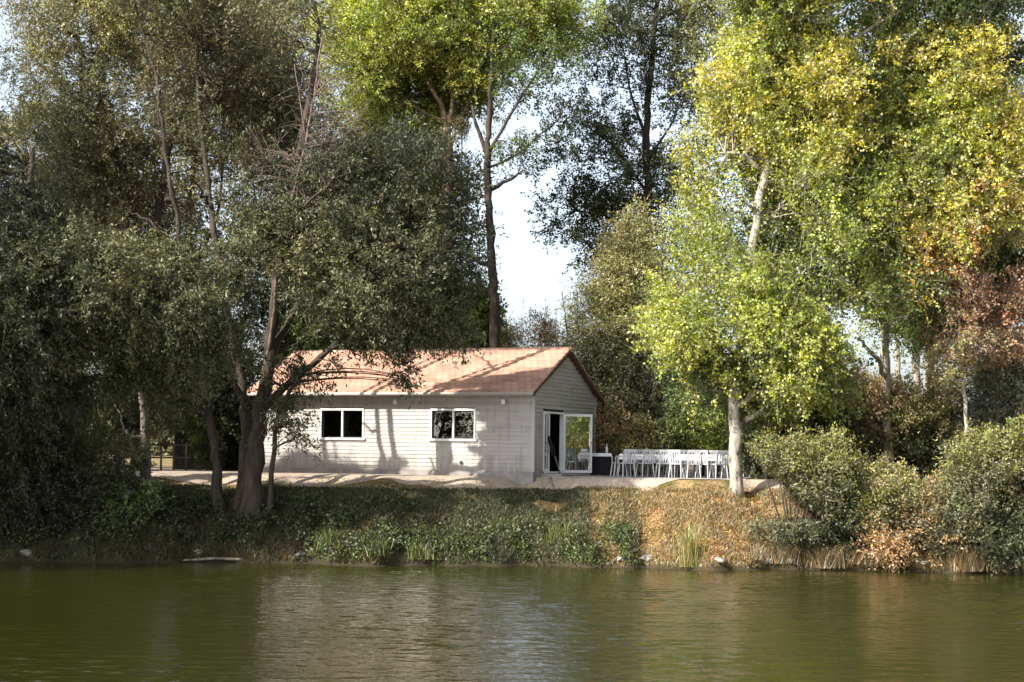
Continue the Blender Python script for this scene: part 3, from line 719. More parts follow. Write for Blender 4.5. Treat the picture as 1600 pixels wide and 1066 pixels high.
def chair_at(x, y, rz, label):
    o = chair0 if not used[0] else copy_tree(chair0)
    used[0] = True
    o.location = (x, y, TZ); o.rotation_euler = (0,0,rz); tag(o, label, 'chair', 'white chairs round the terrace tables')
tables = [(1018, 51.6, 2.0, 'left', 'by the cabin end'), (1088, 51.0, 1.9, 'middle', 'midway along the terrace'), (1125, 54.2, 1.9, 'rear', 'set back under the trees')]
ords = ['first', 'second', 'third', 'fourth']
for (px, Y, L_, nm, where) in tables:
    X = table_at(px, Y, L_, 0.8, math.radians(RS.uniform(-5, 5)), 'trestle table under a white cloth, %s, %s of the terrace group' % (where, nm), 'white cloth over the trestle table %s, %s of three' % (where, nm))
    for k in range(4):
        xx = X-L_/2+0.25+k*(L_-0.5)/3
        chair_at(xx+RS.uniform(-.1,.1), Y-0.72+RS.uniform(-.18,.1), PI+RS.uniform(-.6,.6), '%s white chair from the left on the water side of the %s terrace table' % (ords[k], nm))
        chair_at(xx+RS.uniform(-.1,.1), Y+0.72+RS.uniform(-.1,.18), RS.uniform(-.6,.6), '%s white chair from the left on the far side of the %s terrace table' % (ords[k], nm))
chair_at((968-800)/F*51, 51.2, -PI/2+0.2, 'lone white chair at the cabin end of the left terrace table')
chair_at((1140-800)/F*50.3, 50.3, PI/2-0.3, 'lone white chair next to the pale poplar trunk')
# serving table beside the gable behind the open door
SX, SY = (927-800)/F*53.5, 53.5
t = make_table(1.1, 0.6); t.location = (SX, SY, TZ); tag(t, 'serving table with black skirt and white top behind the open glass door', 'table')
sk = MB(); sk.box((-0.53,-0.30,0.02),(0.53,-0.285,0.69)); sk.box((-0.53,0.285,0.02),(0.53,0.30,0.69)); sk.box((-0.53,-0.283,0.02),(-0.515,0.283,0.69)); sk.box((0.515,-0.283,0.02),(0.53,0.283,0.69)); sk.build('skirt', BLACKC, t)
c = make_cloth(1.13, 0.62, 0.12, CLOTH); c.location = (SX, SY, TZ+0.004); tag(c, 'short white cloth on the black skirted serving table by the door', 'tablecloth')
def bottle(x, y, h, r, mat, label):
    mb = MB(); mb.tube([(0,0,0),(0,0,h*0.6),(0,0,h*0.72),(0,0,h*0.78),(0,0,h)], [r, r, r*0.6, r*0.35, r*0.35], 10)
    o = mb.build('bottle', mat, smooth=True); o.location = (x, y, TZ+0.745); tag(o, label, 'bottle', 'bottles on the serving table')
bottle(SX+0.45, SY-0.05, 0.30, 0.04, WHITE, 'white bottle standing at the right end of the serving table')
bottle(SX+0.30, SY, 0.28, 0.04, DARKM, 'dark bottle on the serving table just right of the door edge')
bottle(SX-0.05, SY+0.05, 0.30, 0.04, DARKM, 'dark bottle on the serving table seen through the door glass')
mb = MB(); mb.box((0,0,0),(0.34,0.22,0.16)); mb.box((0.04,0.03,0.16),(0.30,0.19,0.19)); o = mb.build('crate', DARKWOOD, bevel=0.01); o.location = (SX-0.5, SY-0.1, TZ+0.745); tag(o, 'dark box standing on the left end of the serving table', 'crate')

# ------------------------------------------------------------------ shed and fence at the far left
sx0 = W(272, 740, 57)[0]
shed = empty('shed', (sx0, 57, ground(sx0, 57)), 0, 'dark timber shed in the shade at far left behind the willow trunks', 'shed')
mb = MB(); x = 0.0
while x < 2.3: mb.box((x, -0.012, 0), (x+0.135, 0.01, 2.0)); x += 0.145
mb.build('boarding', DARKWOOD, shed)
MB().prism([(0.02,0),(0.02,1.98),(1.0,2.35),(2.0,1.98),(2.0,0)], 'x', 0.0, 2.3).build('wall', DARKWOOD, shed)
mb = MB(); mb.prism([(-0.2,1.93),(-0.2,1.98),(1.0,2.44),(2.2,1.98),(2.2,1.93),(1.0,2.38)], 'x', -0.15, 2.45); mb.build('roof', DARKM, shed)
mb = MB(); mb.box((0.7,-0.035,0.05),(1.5,-0.013,1.85)); d_ = mb.build('door', noisy('brown_door', [(0.3,(0.03,0.018,0.012)),(0.7,(0.06,0.035,0.022))], 5, 5, 0.8), shed); MB().box((1.38,-0.06,0.95),(1.42,-0.036,1.07)).build('handle', GUTTER, d_)
fx = W(232, 740, 54)[0]
fence = empty('fence', (fx, 54, ground(fx, 54)), 0, 'low rail fence between the leaning stump and the dark shed', 'fence')
for k in range(4):
    mb = MB(); mb.tube([(k*0.42,0,-0.1),(k*0.42,0,0.95)], 0.035, 7); mb.build('post', BARK_G, fence)
for zz in (0.45, 0.88):
    mb = MB(); mb.tube([(-0.15,0,zz),(1.45,0,zz+0.01)], 0.028, 7); mb.build('rail', BARK_G, fence)

# ------------------------------------------------------------------ trees
WL = dict(leafm=LEAFW, ll=0.115, lw=0.04, T=8, n=19, tl=0.7, droop=0.18, along=0.6, upb=0.15)
# main willow
plant('willow_tree', 'large dark willow with forked trunk leaning over the bank before the cabin', 'tree', 47.4,
 [([(392,792), (398,720), (408,640), (424,540), (436,420), (455,320), (470,230), (490,120), (500,40)], 0.40, 0.06),
  ([(376,775,0.5), (384,690,0.5), (378,600,0.6), (352,480,0.7), (330,330,0.8), (312,180,0.8), (305,60,0.8)], 0.26, 0.05),
  ([(410,640), (450,600,-0.2), (505,555,-0.4), (560,500,-0.6), (620,450,-0.8), (680,400,-0.8)], 0.17, 0.04),
  ([(420,560), (470,470,0.8), (530,380,1.4), (590,290,1.6)], 0.15, 0.04),
  ([(388,640), (340,560,-0.9), (280,480,-1.4), (220,420,-1.8)], 0.13, 0.03),
  ([(430,480), (445,400,-1.5), (470,330,-2.2), (520,280,-2.6)], 0.11, 0.03)],
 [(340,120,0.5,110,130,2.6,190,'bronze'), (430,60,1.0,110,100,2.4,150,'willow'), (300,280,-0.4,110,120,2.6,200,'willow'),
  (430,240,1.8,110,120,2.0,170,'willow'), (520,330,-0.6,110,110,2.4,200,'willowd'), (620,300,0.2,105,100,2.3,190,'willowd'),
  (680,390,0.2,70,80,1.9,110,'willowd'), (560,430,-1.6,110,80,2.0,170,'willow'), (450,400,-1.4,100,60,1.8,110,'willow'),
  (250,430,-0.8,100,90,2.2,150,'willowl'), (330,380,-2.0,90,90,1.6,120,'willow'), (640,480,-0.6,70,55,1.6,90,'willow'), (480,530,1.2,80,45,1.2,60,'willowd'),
  (310,540,-1.6,60,45,1.4,60,'willow'), (300,-230,0.5,160,120,3,130,'willow'), (280,-80,0.5,120,110,2.6,110,'willow')],
 bark=BARK_D, prune=True, gap=0.35, tp=0.5, limbr=0.06, **WL)
# overhanging sprays before the roof
plant('willow_tree', 'low willow limb spray hanging before the roof ridge from a thin leaning stem', 'tree', 46.9,
 [([(420,790,0.3), (432,660), (470,590), (520,545), (590,520), (660,510), (720,525)], 0.085, 0.015)],
 [(632,575,0,14,35,0.3,14,'willowd'), (500,560,0,60,35,0.6,40,'willowd'), (600,530,0,55,14,0.5,30,'willowd'), (700,520,0,40,25,0.5,26,'willow'), (445,600,0,50,45,0.7,42,'willowd'), (455,660,-0.3,40,35,0.5,24,'willow')],
 bark=BARK_D, prune=True, limbs=False, leafm=LEAFW, ll=0.13, lw=0.05, T=5, n=9, tl=0.4, droop=0.5, along=0.6, flare=0.2)
# bare sunlit limbs inside the willow crown
plant('dead_tree', 'bare pinkish brown dead branches standing up inside the willow crown', 'tree', 45.6,
 [([(396,780,2.4), (402,640,2.0), (424,520,1.5), (434,430,0.8), (452,330,0.2), (476,230), (492,140), (503,60)], 0.07, 0.025), ([(478,225), (468,150), (460,100)], 0.03, 0.01), ([(490,150), (520,120), (545,110)], 0.028, 0.01), ([(486,180), (500,120), (520,70)], 0.025, 0.01)],
 [(510,190,0,60,80,0.7,50,'bronze'), (440,270,0,50,50,0.6,22,'bronze')], bark=noisy('bark_dead', [(0.3, (0.08,0.055,0.045)), (0.7, (0.24,0.18,0.15))], 5, 6, 0.9), leafy=False, T=5, n=1, tl=0.75, twig_r=0.008, br=0.016, limbs=False, flare=0.1)
# second leaning willow
plant('willow_tree', 'slim leaning willow with a patchy lit trunk left of the forked willow', 'tree', 47.8,
 [([(343,776), (334,700), (322,620), (305,520), (285,400), (262,260), (245,120)], 0.19, 0.05), ([(318,600), (330,500,-0.5), (350,420,-1)], 0.08, 0.03)],
 [(200,330,0,100,100,2.4,150,'willow'), (170,440,-2.4,90,90,2.4,180,'willowl'), (260,560,-0.4,70,50,1.6,80,'willow'), (120,540,-2.4,90,80,2.4,150,'willow'),
  (230,200,0.6,90,100,2.4,110,'bronze'), (210,600,-0.9,60,50,1.4,60,'willow'), (230,470,-3.0,80,80,2.0,130,'willow'), (150,-200,0,160,110,3,120,'willow'), (120,430,-4.6,90,60,1.8,120,'willow'), (260,450,-4.2,80,50,1.6,100,'willow'), (40,470,-4.8,90,70,1.8,110,'willowd')],
 bark=BARK_D, prune=True, gap=0.3, tp=0.5, **WL)
# tall sparse willow behind, top left
plant('willow_tree', 'tall sparse olive willow with sky showing through at top left', 'tree', 53.5,
 [([(215,730), (225,520), (240,380), (262,240), (268,100), (272,-60)], 0.22, 0.06), ([(232,420), (190,260), (150,130), (140,10)], 0.10, 0.03), ([(262,240), (300,120), (310,-20)], 0.09, 0.03), ([(200,300),(170,200),(120,60)], 0.07,0.02)],
 [(120,30,0,90,60,2.2,80,'willowl'), (60,100,0,70,50,2,32,'willowl'), (220,20,0,90,80,2.4,110,'olive'), (160,200,0,90,90,2.2,110,'willow'), (300,30,0,80,80,2.2,100,'olive'), (110,290,0,90,80,2,90,'willow'), (380,10,0,60,70,2,70,'olive'),
  (60,220,1,80,60,2,80,'willowl'), (200,330,0,80,60,2,60,'bronze'), (180,-90,0,120,90,2.5,110,'willowl'), (340,180,0,70,80,2,80,'bronze')],
 bark=BARK_D, gap=0.45, **WL)
# dark weeping tree far left
plant('willow_tree', 'very dark weeping willow filling the left edge above the water', 'tree', 46.8,
 [([(50,840), (55,700), (50,520), (45,350), (50,230)], 0.26, 0.08)],
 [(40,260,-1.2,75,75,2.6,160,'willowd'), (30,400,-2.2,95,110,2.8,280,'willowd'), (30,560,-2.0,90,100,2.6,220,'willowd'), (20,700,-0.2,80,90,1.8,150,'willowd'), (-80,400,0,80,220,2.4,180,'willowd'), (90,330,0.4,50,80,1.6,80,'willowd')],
 bark=BARK_D, leafm=LEAFW, ll=0.13, lw=0.035, T=8, n=19, tl=0.7, droop=0.5, along=0.7, upb=0.0)
# unseen trees added to shade the left trees and water from the forward shore
for k, (px, Y, h) in enumerate([(-240, 43.5, 1.0), (-420, 40.5, 1.1), (-330, 47.5, 1.1)]):
    plant('willow_tree', ['spreading willow on the near point just left of the view', 'broad willow farthest out on the point left of the view', 'tall willow behind the point left of the view'][k], 'tree', Y,
     [([(px,820), (px+10,560), (px,300), (px+10,60)], 0.3, 0.08)],
     [(px,100,0,150,150,3.2,190,'willow'), (px,330,0,170,150,3.4,230,'willowd'), (px+20,560,0,150,110,3,160,'willowd'), (px+10,-120,0,130,130,3,130,'willow')],
     bark=BARK_D, prune=True, leafm=LEAFW, ll=0.2, lw=0.07, T=7, n=12, tl=0.9, droop=0.5, along=0.7, twig_r=0)
# stump-like trunk with sprays
plant('alder_tree', 'short thick dark trunk with leafy sprays left of the sunlit path', 'tree', 48.0,
 [([(230,780), (229,740), (228,690), (222,620), (205,540)], 0.20, 0.07)],
 [(190,660,-0.2,50,50,1.2,60,'willowl'), (170,730,-0.3,50,40,1.0,50,'willow'), (150,600,0,70,50,1.3,70,'willow'), (90,640,0,70,60,1.3,80,'willow')],
 bark=BARK_G, leafm=LEAFW, ll=0.12, lw=0.05, T=7, n=10, tl=0.45, droop=0.3, along=0.5)
BU = dict(stemname='stem', limbs=False, flare=0.0, cat='bush')
def bush(label, px, pyb, Y, lobes, name='bush', ns=6, bark=BARK_D, ll_shoots=True, **kw):
    tr = []; lobes = list(lobes)
    for l in list(lobes):
        for q in range(4 if ll_shoots else 0):
            ang = RS.uniform(-2.6, -0.5)
            lobes.append((l[0]+math.cos(ang)*l[3]*1.1, l[1]+math.sin(ang)*l[4]*1.12, l[2]+RS.uniform(-0.5,0.5)*l[5], 5+RS.rand()*5, 12+RS.rand()*12, 0.15, 5, l[7]))
    for k in range(ns):
        l = lobes[k % len(lobes)]
        tx = l[0]+RS.uniform(-0.6,0.6)*l[3]; ty = l[1]+RS.uniform(-0.5,0.4)*l[4]
        bx = px+(tx-px)*0.18
        dy = l[2]+RS.uniform(-0.5,0.5)*l[5]
        tr.append(([(bx, pyb, 0.1*RS.randn()), ((bx+tx)/2, (pyb+ty)/2-6, dy*0.6), (tx, ty, dy)], 0.035, 0.01))
    a = dict(T=7, n=12, tl=0.45, ll=0.085, lw=0.045, droop=0.05, along=0.5, br=0.012, twig_r=0.005, mix=0.45, rag=0.17, gap=0.35); a.update(kw)
    return plant(name, label, 'bush', Y, tr, lobes, bark=bark, stemname='stem', limbs=False, flare=0, crown='foliage', **a)
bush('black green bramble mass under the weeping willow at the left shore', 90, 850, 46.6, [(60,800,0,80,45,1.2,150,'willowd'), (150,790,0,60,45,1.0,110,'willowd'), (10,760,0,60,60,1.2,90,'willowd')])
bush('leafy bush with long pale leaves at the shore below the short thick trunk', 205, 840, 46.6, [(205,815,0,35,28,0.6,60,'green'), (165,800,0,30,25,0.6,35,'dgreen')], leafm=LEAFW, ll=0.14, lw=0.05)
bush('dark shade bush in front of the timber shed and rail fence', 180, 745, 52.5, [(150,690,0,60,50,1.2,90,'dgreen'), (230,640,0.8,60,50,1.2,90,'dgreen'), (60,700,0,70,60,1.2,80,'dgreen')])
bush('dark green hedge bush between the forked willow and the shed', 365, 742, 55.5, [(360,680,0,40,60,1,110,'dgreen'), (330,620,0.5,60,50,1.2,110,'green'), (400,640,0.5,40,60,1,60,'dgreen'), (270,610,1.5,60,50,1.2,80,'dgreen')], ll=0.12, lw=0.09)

PL = dict(ll=0.085, lw=0.072, T=8, n=18, tl=0.72, droop=0.1, along=0.3, upb=0.2)
for k, (px, lobs) in enumerate([(120, [(100,420,0,110,90,2.6,120,'willow'), (60,250,0,100,90,2.6,110,'olived'), (180,300,0,90,80,2.6,110,'willow'), (140,100,0,100,80,2.6,50,'willowl'), (100,-80,0,120,110,3,90,'willow'), (130,560,0,110,70,2.4,90,'dgreen')]),
      (300, [(290,440,0,100,90,2.6,120,'willow'), (270,280,0,90,90,2.6,110,'willowl'), (340,160,0,90,90,2.6,110,'willow'), (280,20,0,100,80,2.6,100,'willowl'), (290,-130,0,110,100,3,90,'willow'), (330,580,0,90,60,2.4,90,'dgreen')]),
      (455, [(440,440,0,70,90,2.4,110,'willow'), (430,300,0,70,90,2.4,110,'willow'), (440,150,0,70,90,2.4,110,'willowl'), (410,10,0,70,70,2.4,80,'willowl'), (560,400,0,80,70,2.2,90,'willowd'), (520,290,0,60,60,2,70,'willow'), (470,540,0,60,40,2,50,'green')])]):
    plant('willow_tree', ['leftmost of the three pale willows filling in behind the shore trees', 'middle one of the three pale willows filling in behind the shore trees', 'willow behind the forked willow, nearest the cabin of the three background willows'][k], 'tree', 61+k*1.5,
     [([(px,740), (px+5,560), (px-5,380), (px+8,180), (px,20)], 0.22, 0.06), ([(px,520), (px-40,400), (px-60,280)], 0.09, 0.03), ([(px,430), (px+40,330), (px+50,200)], 0.09, 0.03)], lobs, bark=BARK_D,
     leafm=LEAFW, ll=0.15, lw=0.055, T=8, n=16, tl=0.9, droop=0.2, along=0.6, twig_r=0.007, gap=0.3)
for k, (px, lobs) in enumerate([(1235, [(1240,330,0,80,80,2.6,110,'dgreen'), (1220,460,0,80,70,2.6,110,'green'), (1250,200,0,80,80,2.6,90,'green'), (1240,590,0,90,60,2.4,100,'dgreen')]),
      (1450, [(1440,300,0,90,90,2.6,110,'green'), (1430,400,0,90,40,2.6,80,'green'), (1450,160,0,90,70,2.6,80,'green'), (1560,420,0,90,70,2.6,110,'dgreen')])]):
    plant('poplar_tree', ['dim green poplar behind the lime and yellow one', 'dim green poplar behind the golden one at right'][k], 'tree', 66,
     [([(px,740), (px+5,560), (px-5,380), (px+8,180), (px,80)], 0.18, 0.06)], lobs, bark=BARK_D, ll=0.13, lw=0.11, T=8, n=14, tl=0.9, droop=0.1, along=0.4, twig_r=0.007, gap=0.3)
# tall lime poplar behind house
plant('poplar_tree', 'tall lime green poplar with orange forked trunk rising behind the roof', 'tree', 60,
 [([(699,560), (700,430), (698,320), (700,240), (697,200)], 0.25, 0.16), ([(699,205), (690,165), (672,135), (660,100), (640,40)], 0.11, 0.04), ([(699,205), (706,160), (704,100), (715,20), (718,-40)], 0.11, 0.04), ([(700,240), (722,180), (760,110), (790,60)], 0.08, 0.03)],
 [(600,40,0,85,80,2.8,210,'limel'), (570,140,0.4,60,70,2.2,130,'lime'), (690,40,0,80,70,2.8,210,'lime'), (790,30,0.3,85,55,2.6,190,'lime'), (640,150,2.4,70,60,1.6,150,'lime'),
  (630,220,1.5,60,45,1.6,90,'lime'), (720,130,2.4,60,50,1.6,90,'lime'), (870,30,0.5,60,45,2.0,90,'lime'), (540,60,0.8,45,70,2,80,'limel'), (650,-10,0,110,30,2.2,60,'lime'), (600,230,0.5,50,60,1.8,80,'lime'), (660,290,1.5,40,50,1.5,50,'lime'), (745,90,-0.3,50,60,1.8,80,'limel')],
 bark=BARK_O, gap=0.3, **PL)
o = bush('round mistletoe ball caught in the fork of the lime poplar', 718, 204, 59.6, [(718,204,0,13,14,0.32,26,'bronze')], name='mistletoe_ball', ll_shoots=False, ns=3, tl=0.2, ll=0.06, lw=0.03)
# slender tree with sparse crown
plant('poplar_tree', 'slender dark trunked poplar with sparse open crown against the sky', 'tree', 58,
 [([(776,560), (773,500), (770,440), (765,340), (762,260), (764,190), (768,110), (772,30)], 0.23, 0.06), ([(764,250), (752,215), (742,190), (738,165)], 0.09, 0.04), ([(764,240), (800,175), (835,120), (860,80)], 0.07, 0.025), ([(764,262), (805,243), (850,205), (870,190)], 0.055, 0.02)],
 [(780,100,0,40,50,1.6,44,'green'), (825,140,0,40,35,1.4,26,'green'), (800,210,0,40,28,1.2,20,'green'), (860,190,0,40,30,1.3,24,'dgreen'), (815,272,0,32,16,1.0,9,'dgreen'), (745,320,0.4,12,60,0.8,16,'dgreen'), (735,400,0.4,14,50,0.8,16,'dgreen'), (870,90,0,45,20,1.3,20,'green')],
 bark=BARK_D, dens=0.42, **PL)
# dark poplar
plant('poplar_tree', 'dark green poplar with airy crown right of the sky gap', 'tree', 63,
 [([(1000,640), (1005,480), (1012,330), (1010,200), (1020,80), (1030,-40)], 0.26, 0.08), ([(1010,300), (960,230), (920,200)], 0.07, 0.02), ([(1012,250), (1050,190), (1080,120)], 0.07, 0.02), ([(1010,220), (985,140), (970,60)], 0.07, 0.02)],
 [(1040,30,0,100,60,2.8,200,'dgreen'), (1090,110,0,70,80,2.6,150,'dgreen'), (960,70,0.4,60,50,2.2,70,'dgreen'), (960,170,0,70,50,2.4,90,'dgreen'), (905,240,0,55,40,2,45,'dgreen'), (980,270,0,80,50,2.4,120,'dgreen'),
  (900,330,0,60,40,2,80,'dgreen'), (990,360,0,90,50,2.4,150,'dgreen'), (935,400,0,50,28,1.6,50,'dgreen'), (1070,300,0,60,90,2.2,100,'dgreen'), (1060,430,0,50,60,2,70,'dgreen'), (1110,10,0.4,60,50,2,60,'olive')],
 bark=BARK_D, gap=0.5, dens=0.5, **PL)
# olive willow bush right of house
bush('tall rounded olive willow bush just right of the cabin', 990, 742, 57.5, [(990,440,0,55,55,1.6,180,'olive'), (950,520,0,50,60,1.6,190,'olive'), (1020,540,0,55,80,1.8,230,'olive'), (960,620,0.2,55,60,1.6,190,'olived'), (1030,660,0,60,60,1.6,160,'olived'), (1000,385,0,25,25,0.8,30,'olive')],
  ns=10, leafm=LEAFW, ll=0.12, lw=0.035, along=0.8, tl=0.6, upb=0.4, T=8, n=14)
bush('tan and olive shrub beside the rear corner of the cabin', 955, 742, 56, [(948,690,0,24,40,0.8,70,'brown'), (985,700,0,40,34,1,90,'olive'), (1030,712,0,30,24,0.8,50,'olived')], ll=0.09, lw=0.06)
bush('bright green shrub behind the terrace chairs beside the pale trunk', 1100, 742, 55, [(1100,660,0,45,55,1.2,170,'green'), (1085,600,0.2,40,50,1.2,100,'green'), (1120,700,0,35,30,0.9,80,'lime')], leafm=LEAFW, ll=0.12, lw=0.045)
# foreground poplar with autumn colour
plant('poplar_tree', 'lime and yellow poplar with pale patchy trunk at the end of the terrace', 'tree', 48.6,
 [([(1153,778), (1149,700), (1147,620), (1158,540), (1170,440), (1180,360), (1195,270), (1210,190), (1225,110), (1236,30), (1240,-60)], 0.21, 0.08),
  ([(1215,175), (1250,130), (1290,90), (1350,50), (1420,10)], 0.09, 0.04), ([(1180,250), (1215,215), (1250,190)], 0.07, 0.03), ([(1172,420), (1140,380), (1100,350)], 0.07, 0.02), ([(1155,560), (1110,520), (1070,500)], 0.07, 0.02), ([(1160,530), (1220,470), (1260,420)], 0.08, 0.02)],
 [(1190,60,0.9,60,60,1.8,110,'limel'), (1230,0,0,60,50,2,90,'lime'), (1150,150,0,50,60,1.8,110,'limel'), (1120,240,-0.2,45,38,1.6,90,'yellow'), (1160,230,-0.3,50,50,1.6,60,'yellow'), (1170,260,-0.3,60,50,1.6,60,'limel'), (1210,140,1.1,60,70,1.6,110,'lime'), (1250,200,0.6,50,60,1.6,70,'lime'), (1230,330,1.3,60,50,1.4,70,'lime'),
  (1100,340,0,55,50,1.9,130,'lime'), (1150,310,-0.4,40,35,1.5,60,'lime'), (1090,430,0,50,45,1.8,110,'lime'), (1180,440,-0.6,60,45,1.8,120,'lime'), (1260,380,0.8,60,60,1.8,80,'green'),
  (1080,520,0,50,45,1.7,140,'limel'), (1130,600,0.6,50,40,1.4,70,'green'), (1200,500,-0.6,60,50,1.8,140,'limel'), (1250,540,-0.6,50,50,1.6,110,'limel'), (1240,600,-0.6,35,28,1.2,46,'limel'), (1200,620,1.2,60,50,1.4,90,'green'),
  (1290,260,0,24,24,1,12,'yellow'), (1290,120,0,50,45,1.6,70,'yellow'), (1290,90,0.4,30,28,1,20,'yellow'), (1310,210,0,30,28,1,34,'yellow'), (1265,300,0.9,45,35,1.4,40,'limel'), (1230,280,1,60,60,1.6,70,'green'), (1170,-70,0,110,60,2.6,110,'lime'), (1245,300,-0.5,60,50,1.5,150,'lime'), (1275,400,-0.5,50,55,1.5,140,'lime'), (1115,390,0,65,50,1.6,120,'lime'), (1325,330,0.5,50,60,1.5,120,'limel'), (1330,480,0.3,40,40,1.2,70,'lime'), (1050,490,0.2,26,18,0.8,20,'limel'), (1305,610,0,22,16,0.8,16,'lime'), (1150,380,0.6,50,45,1.4,80,'lime'), (1180,-200,0,110,80,2.6,90,'lime'),
  (1430,-20,0,80,26,1.6,60,'green'), (1540,20,0,60,34,1.8,60,'green'), (1560,80,0,36,30,1.2,20,'dgreen')],
 bark=BARK_P, gap=0.3, flare=0.15, **PL)
# second autumn poplar to the right
plant('poplar_tree', 'big poplar with golden and orange leaves filling the top right', 'tree', 52.5,
 [([(1390,740), (1385,620), (1386,500), (1390,330), (1400,200), (1410,60)], 0.16, 0.07), ([(1395,340), (1450,260), (1500,180), (1510,100)], 0.09, 0.03), ([(1400,400), (1340,330), (1300,260)], 0.07, 0.02), ([(1400,300), (1350,200), (1340,120)], 0.08, 0.02)],
 [(1350,110,-2.1,80,60,2.2,110,'lime'), (1440,80,-1.8,70,50,2,90,'green'), (1500,110,-3.0,50,60,2,130,'yellow'), (1530,190,-2.6,60,55,2,140,'yellow'), (1480,260,-3.0,60,55,2,110,'limel'), (1560,270,-2.9,45,50,1.8,80,'yellow'), (1570,190,-2.9,20,24,1,10,'yellow'),
  (1400,190,-2.0,70,60,2,120,'limel'), (1340,250,-2.0,60,60,2,100,'lime'), (1400,300,-2.6,60,50,2,110,'lime'), (1470,360,-2.8,50,50,1.8,100,'limel'), (1550,340,-2.2,50,30,1.6,60,'olive'), (1350,370,-2.6,60,50,2,110,'lime'), (1320,450,-2.6,60,55,2,130,'lime'),
  (1480,400,-3.2,26,34,1,20,'orange'), (1430,370,-3.4,26,30,1,30,'yellow'), (1400,450,-2.6,60,40,1.8,90,'green'), (1340,530,-2.6,40,40,1.4,60,'green'), (1450,180,-2.2,60,60,2,90,'lime'), (1500,-10,-2.1,80,34,2,30,'green'), (1350,-30,-2.6,100,60,2.4,80,'lime')],
 bark=BARK_P, gap=0.25, **PL)
# green tree at right edge behind
plant('poplar_tree', 'green leafy tree behind the red brown sapling at the right edge', 'tree', 57,
 [([(1580,740), (1575,560), (1580,400), (1590,250)], 0.2, 0.06)],
 [(1560,380,0,70,60,2.2,170,'green'), (1500,460,0.5,80,50,2.2,150,'green'), (1600,300,0,40,60,2,90,'green'), (1440,500,0.8,60,40,2,90,'green'), (1650,400,0,60,120,2.5,110,'green'), (1600,200,0,30,50,1.4,40,'grey'), (1660,150,0,60,110,2.4,60,'green')],
 bark=BARK_G, **PL)
# red brown sapling
plant('sapling', 'slender pale stemmed tree with red brown leaves at right', 'tree', 49.5,
 [([(1509,760), (1510,680), (1506,600), (1500,520), (1494,440)], 0.085, 0.03)],
 [(1490,450,0,42,36,1.0,90,'rust'), (1500,520,0,46,36,1.1,80,'brown'), (1480,570,0.2,36,34,0.9,50,'olive'), (1590,460,0.4,40,34,1,60,'rust'), (1560,520,0.6,50,40,1.1,80,'brown')],
 bark=BARK_P, ll=0.08, lw=0.06, T=7, n=10, tl=0.45)
# distant row of poplar trunks right
for k, (px, Y, r) in enumerate([(1383,78,0.20), (1402,84,0.17), (1432,80,0.20), (1448,86,0.17), (1462,92,0.16)]):
    plant('poplar_tree', ['first', 'second', 'third', 'fourth', 'fifth'][k]+' from the left of the far poplar trunks seen under the canopy at right', 'tree', Y,
     [([(px,740), (px,560), (px-2,400), (px,300)], r*1.1, r*0.6)], [(px,420,0,45,70,2.4,60,'green'), (px+6,330,0,45,70,2.4,60,'green')], bark=BARK_P, group='far poplars at right', ll=0.16, lw=0.14, T=6, n=10, tl=0.9, twig_r=0)
# trunks behind the house left
for k, (px, Y, r) in enumerate([(572,70,0.20), (598,74,0.19), (672,66,0.17), (540,80,0.2), (640,85,0.2)]):
    plant('poplar_tree', ['first', 'third', 'fifth', 'second', 'fourth'][k]+' of the dim poplar trunks in a row behind the left of the roof', 'tree', Y,
     [([(px,740), (px+1,560), (px,440), (px-2,330)], r*1.1, r*0.6)], [(px,400,0,45,60,2.4,60,'dgreen'), (px,480,0,40,30,2,18,'green'), (px+4,300,0,45,70,2.4,60,'dgreen')], bark=BARK_D, group='poplars behind the roof', ll=0.16, lw=0.14, T=6, n=10, tl=0.9, twig_r=0)
# shrubs above the roof line
bush('bright green young tree just left of the slender poplar above the roof', 750, 740, 60, [(752,500,0,16,34,0.8,40,'green'), (745,530,0,22,26,0.8,34,'lime'), (756,560,0,26,60,1,40,'green')], ll=0.12, lw=0.1)
bush('pale orange brown shrubs peeping over the ridge right of the slender poplar', 830, 740, 64, [(835,535,0,60,16,1.5,70,'brown'), (850,515,0,24,14,1,16,'straw'), (830,600,0,80,60,1.6,80,'olive'), (800,535,0,26,16,1,24,'straw')], tl=0.5, T=6, n=6)
plant('sapling', 'leafless thin sapling sticking up at the right end of the ridge', 'tree', 60,
 [([(888,740), (886,560), (885,510), (878,455)], 0.05, 0.012), ([(885,510), (893,480), (898,455)], 0.02, 0.006)], [(885,490,0,16,28,0.4,10,'straw')], bark=BARK_G, leafy=False, T=4, n=1, tl=0.4, limbs=False, flare=0)
bush('green scrub behind the house seen between the far trunks', 600, 742, 66, [(560,600,0,120,70,2,160,'green'), (660,590,0,80,60,2,120,'green'), (520,520,2,60,30,1.6,50,'green')], ll=0.14, lw=0.12, T=6, tl=0.7)
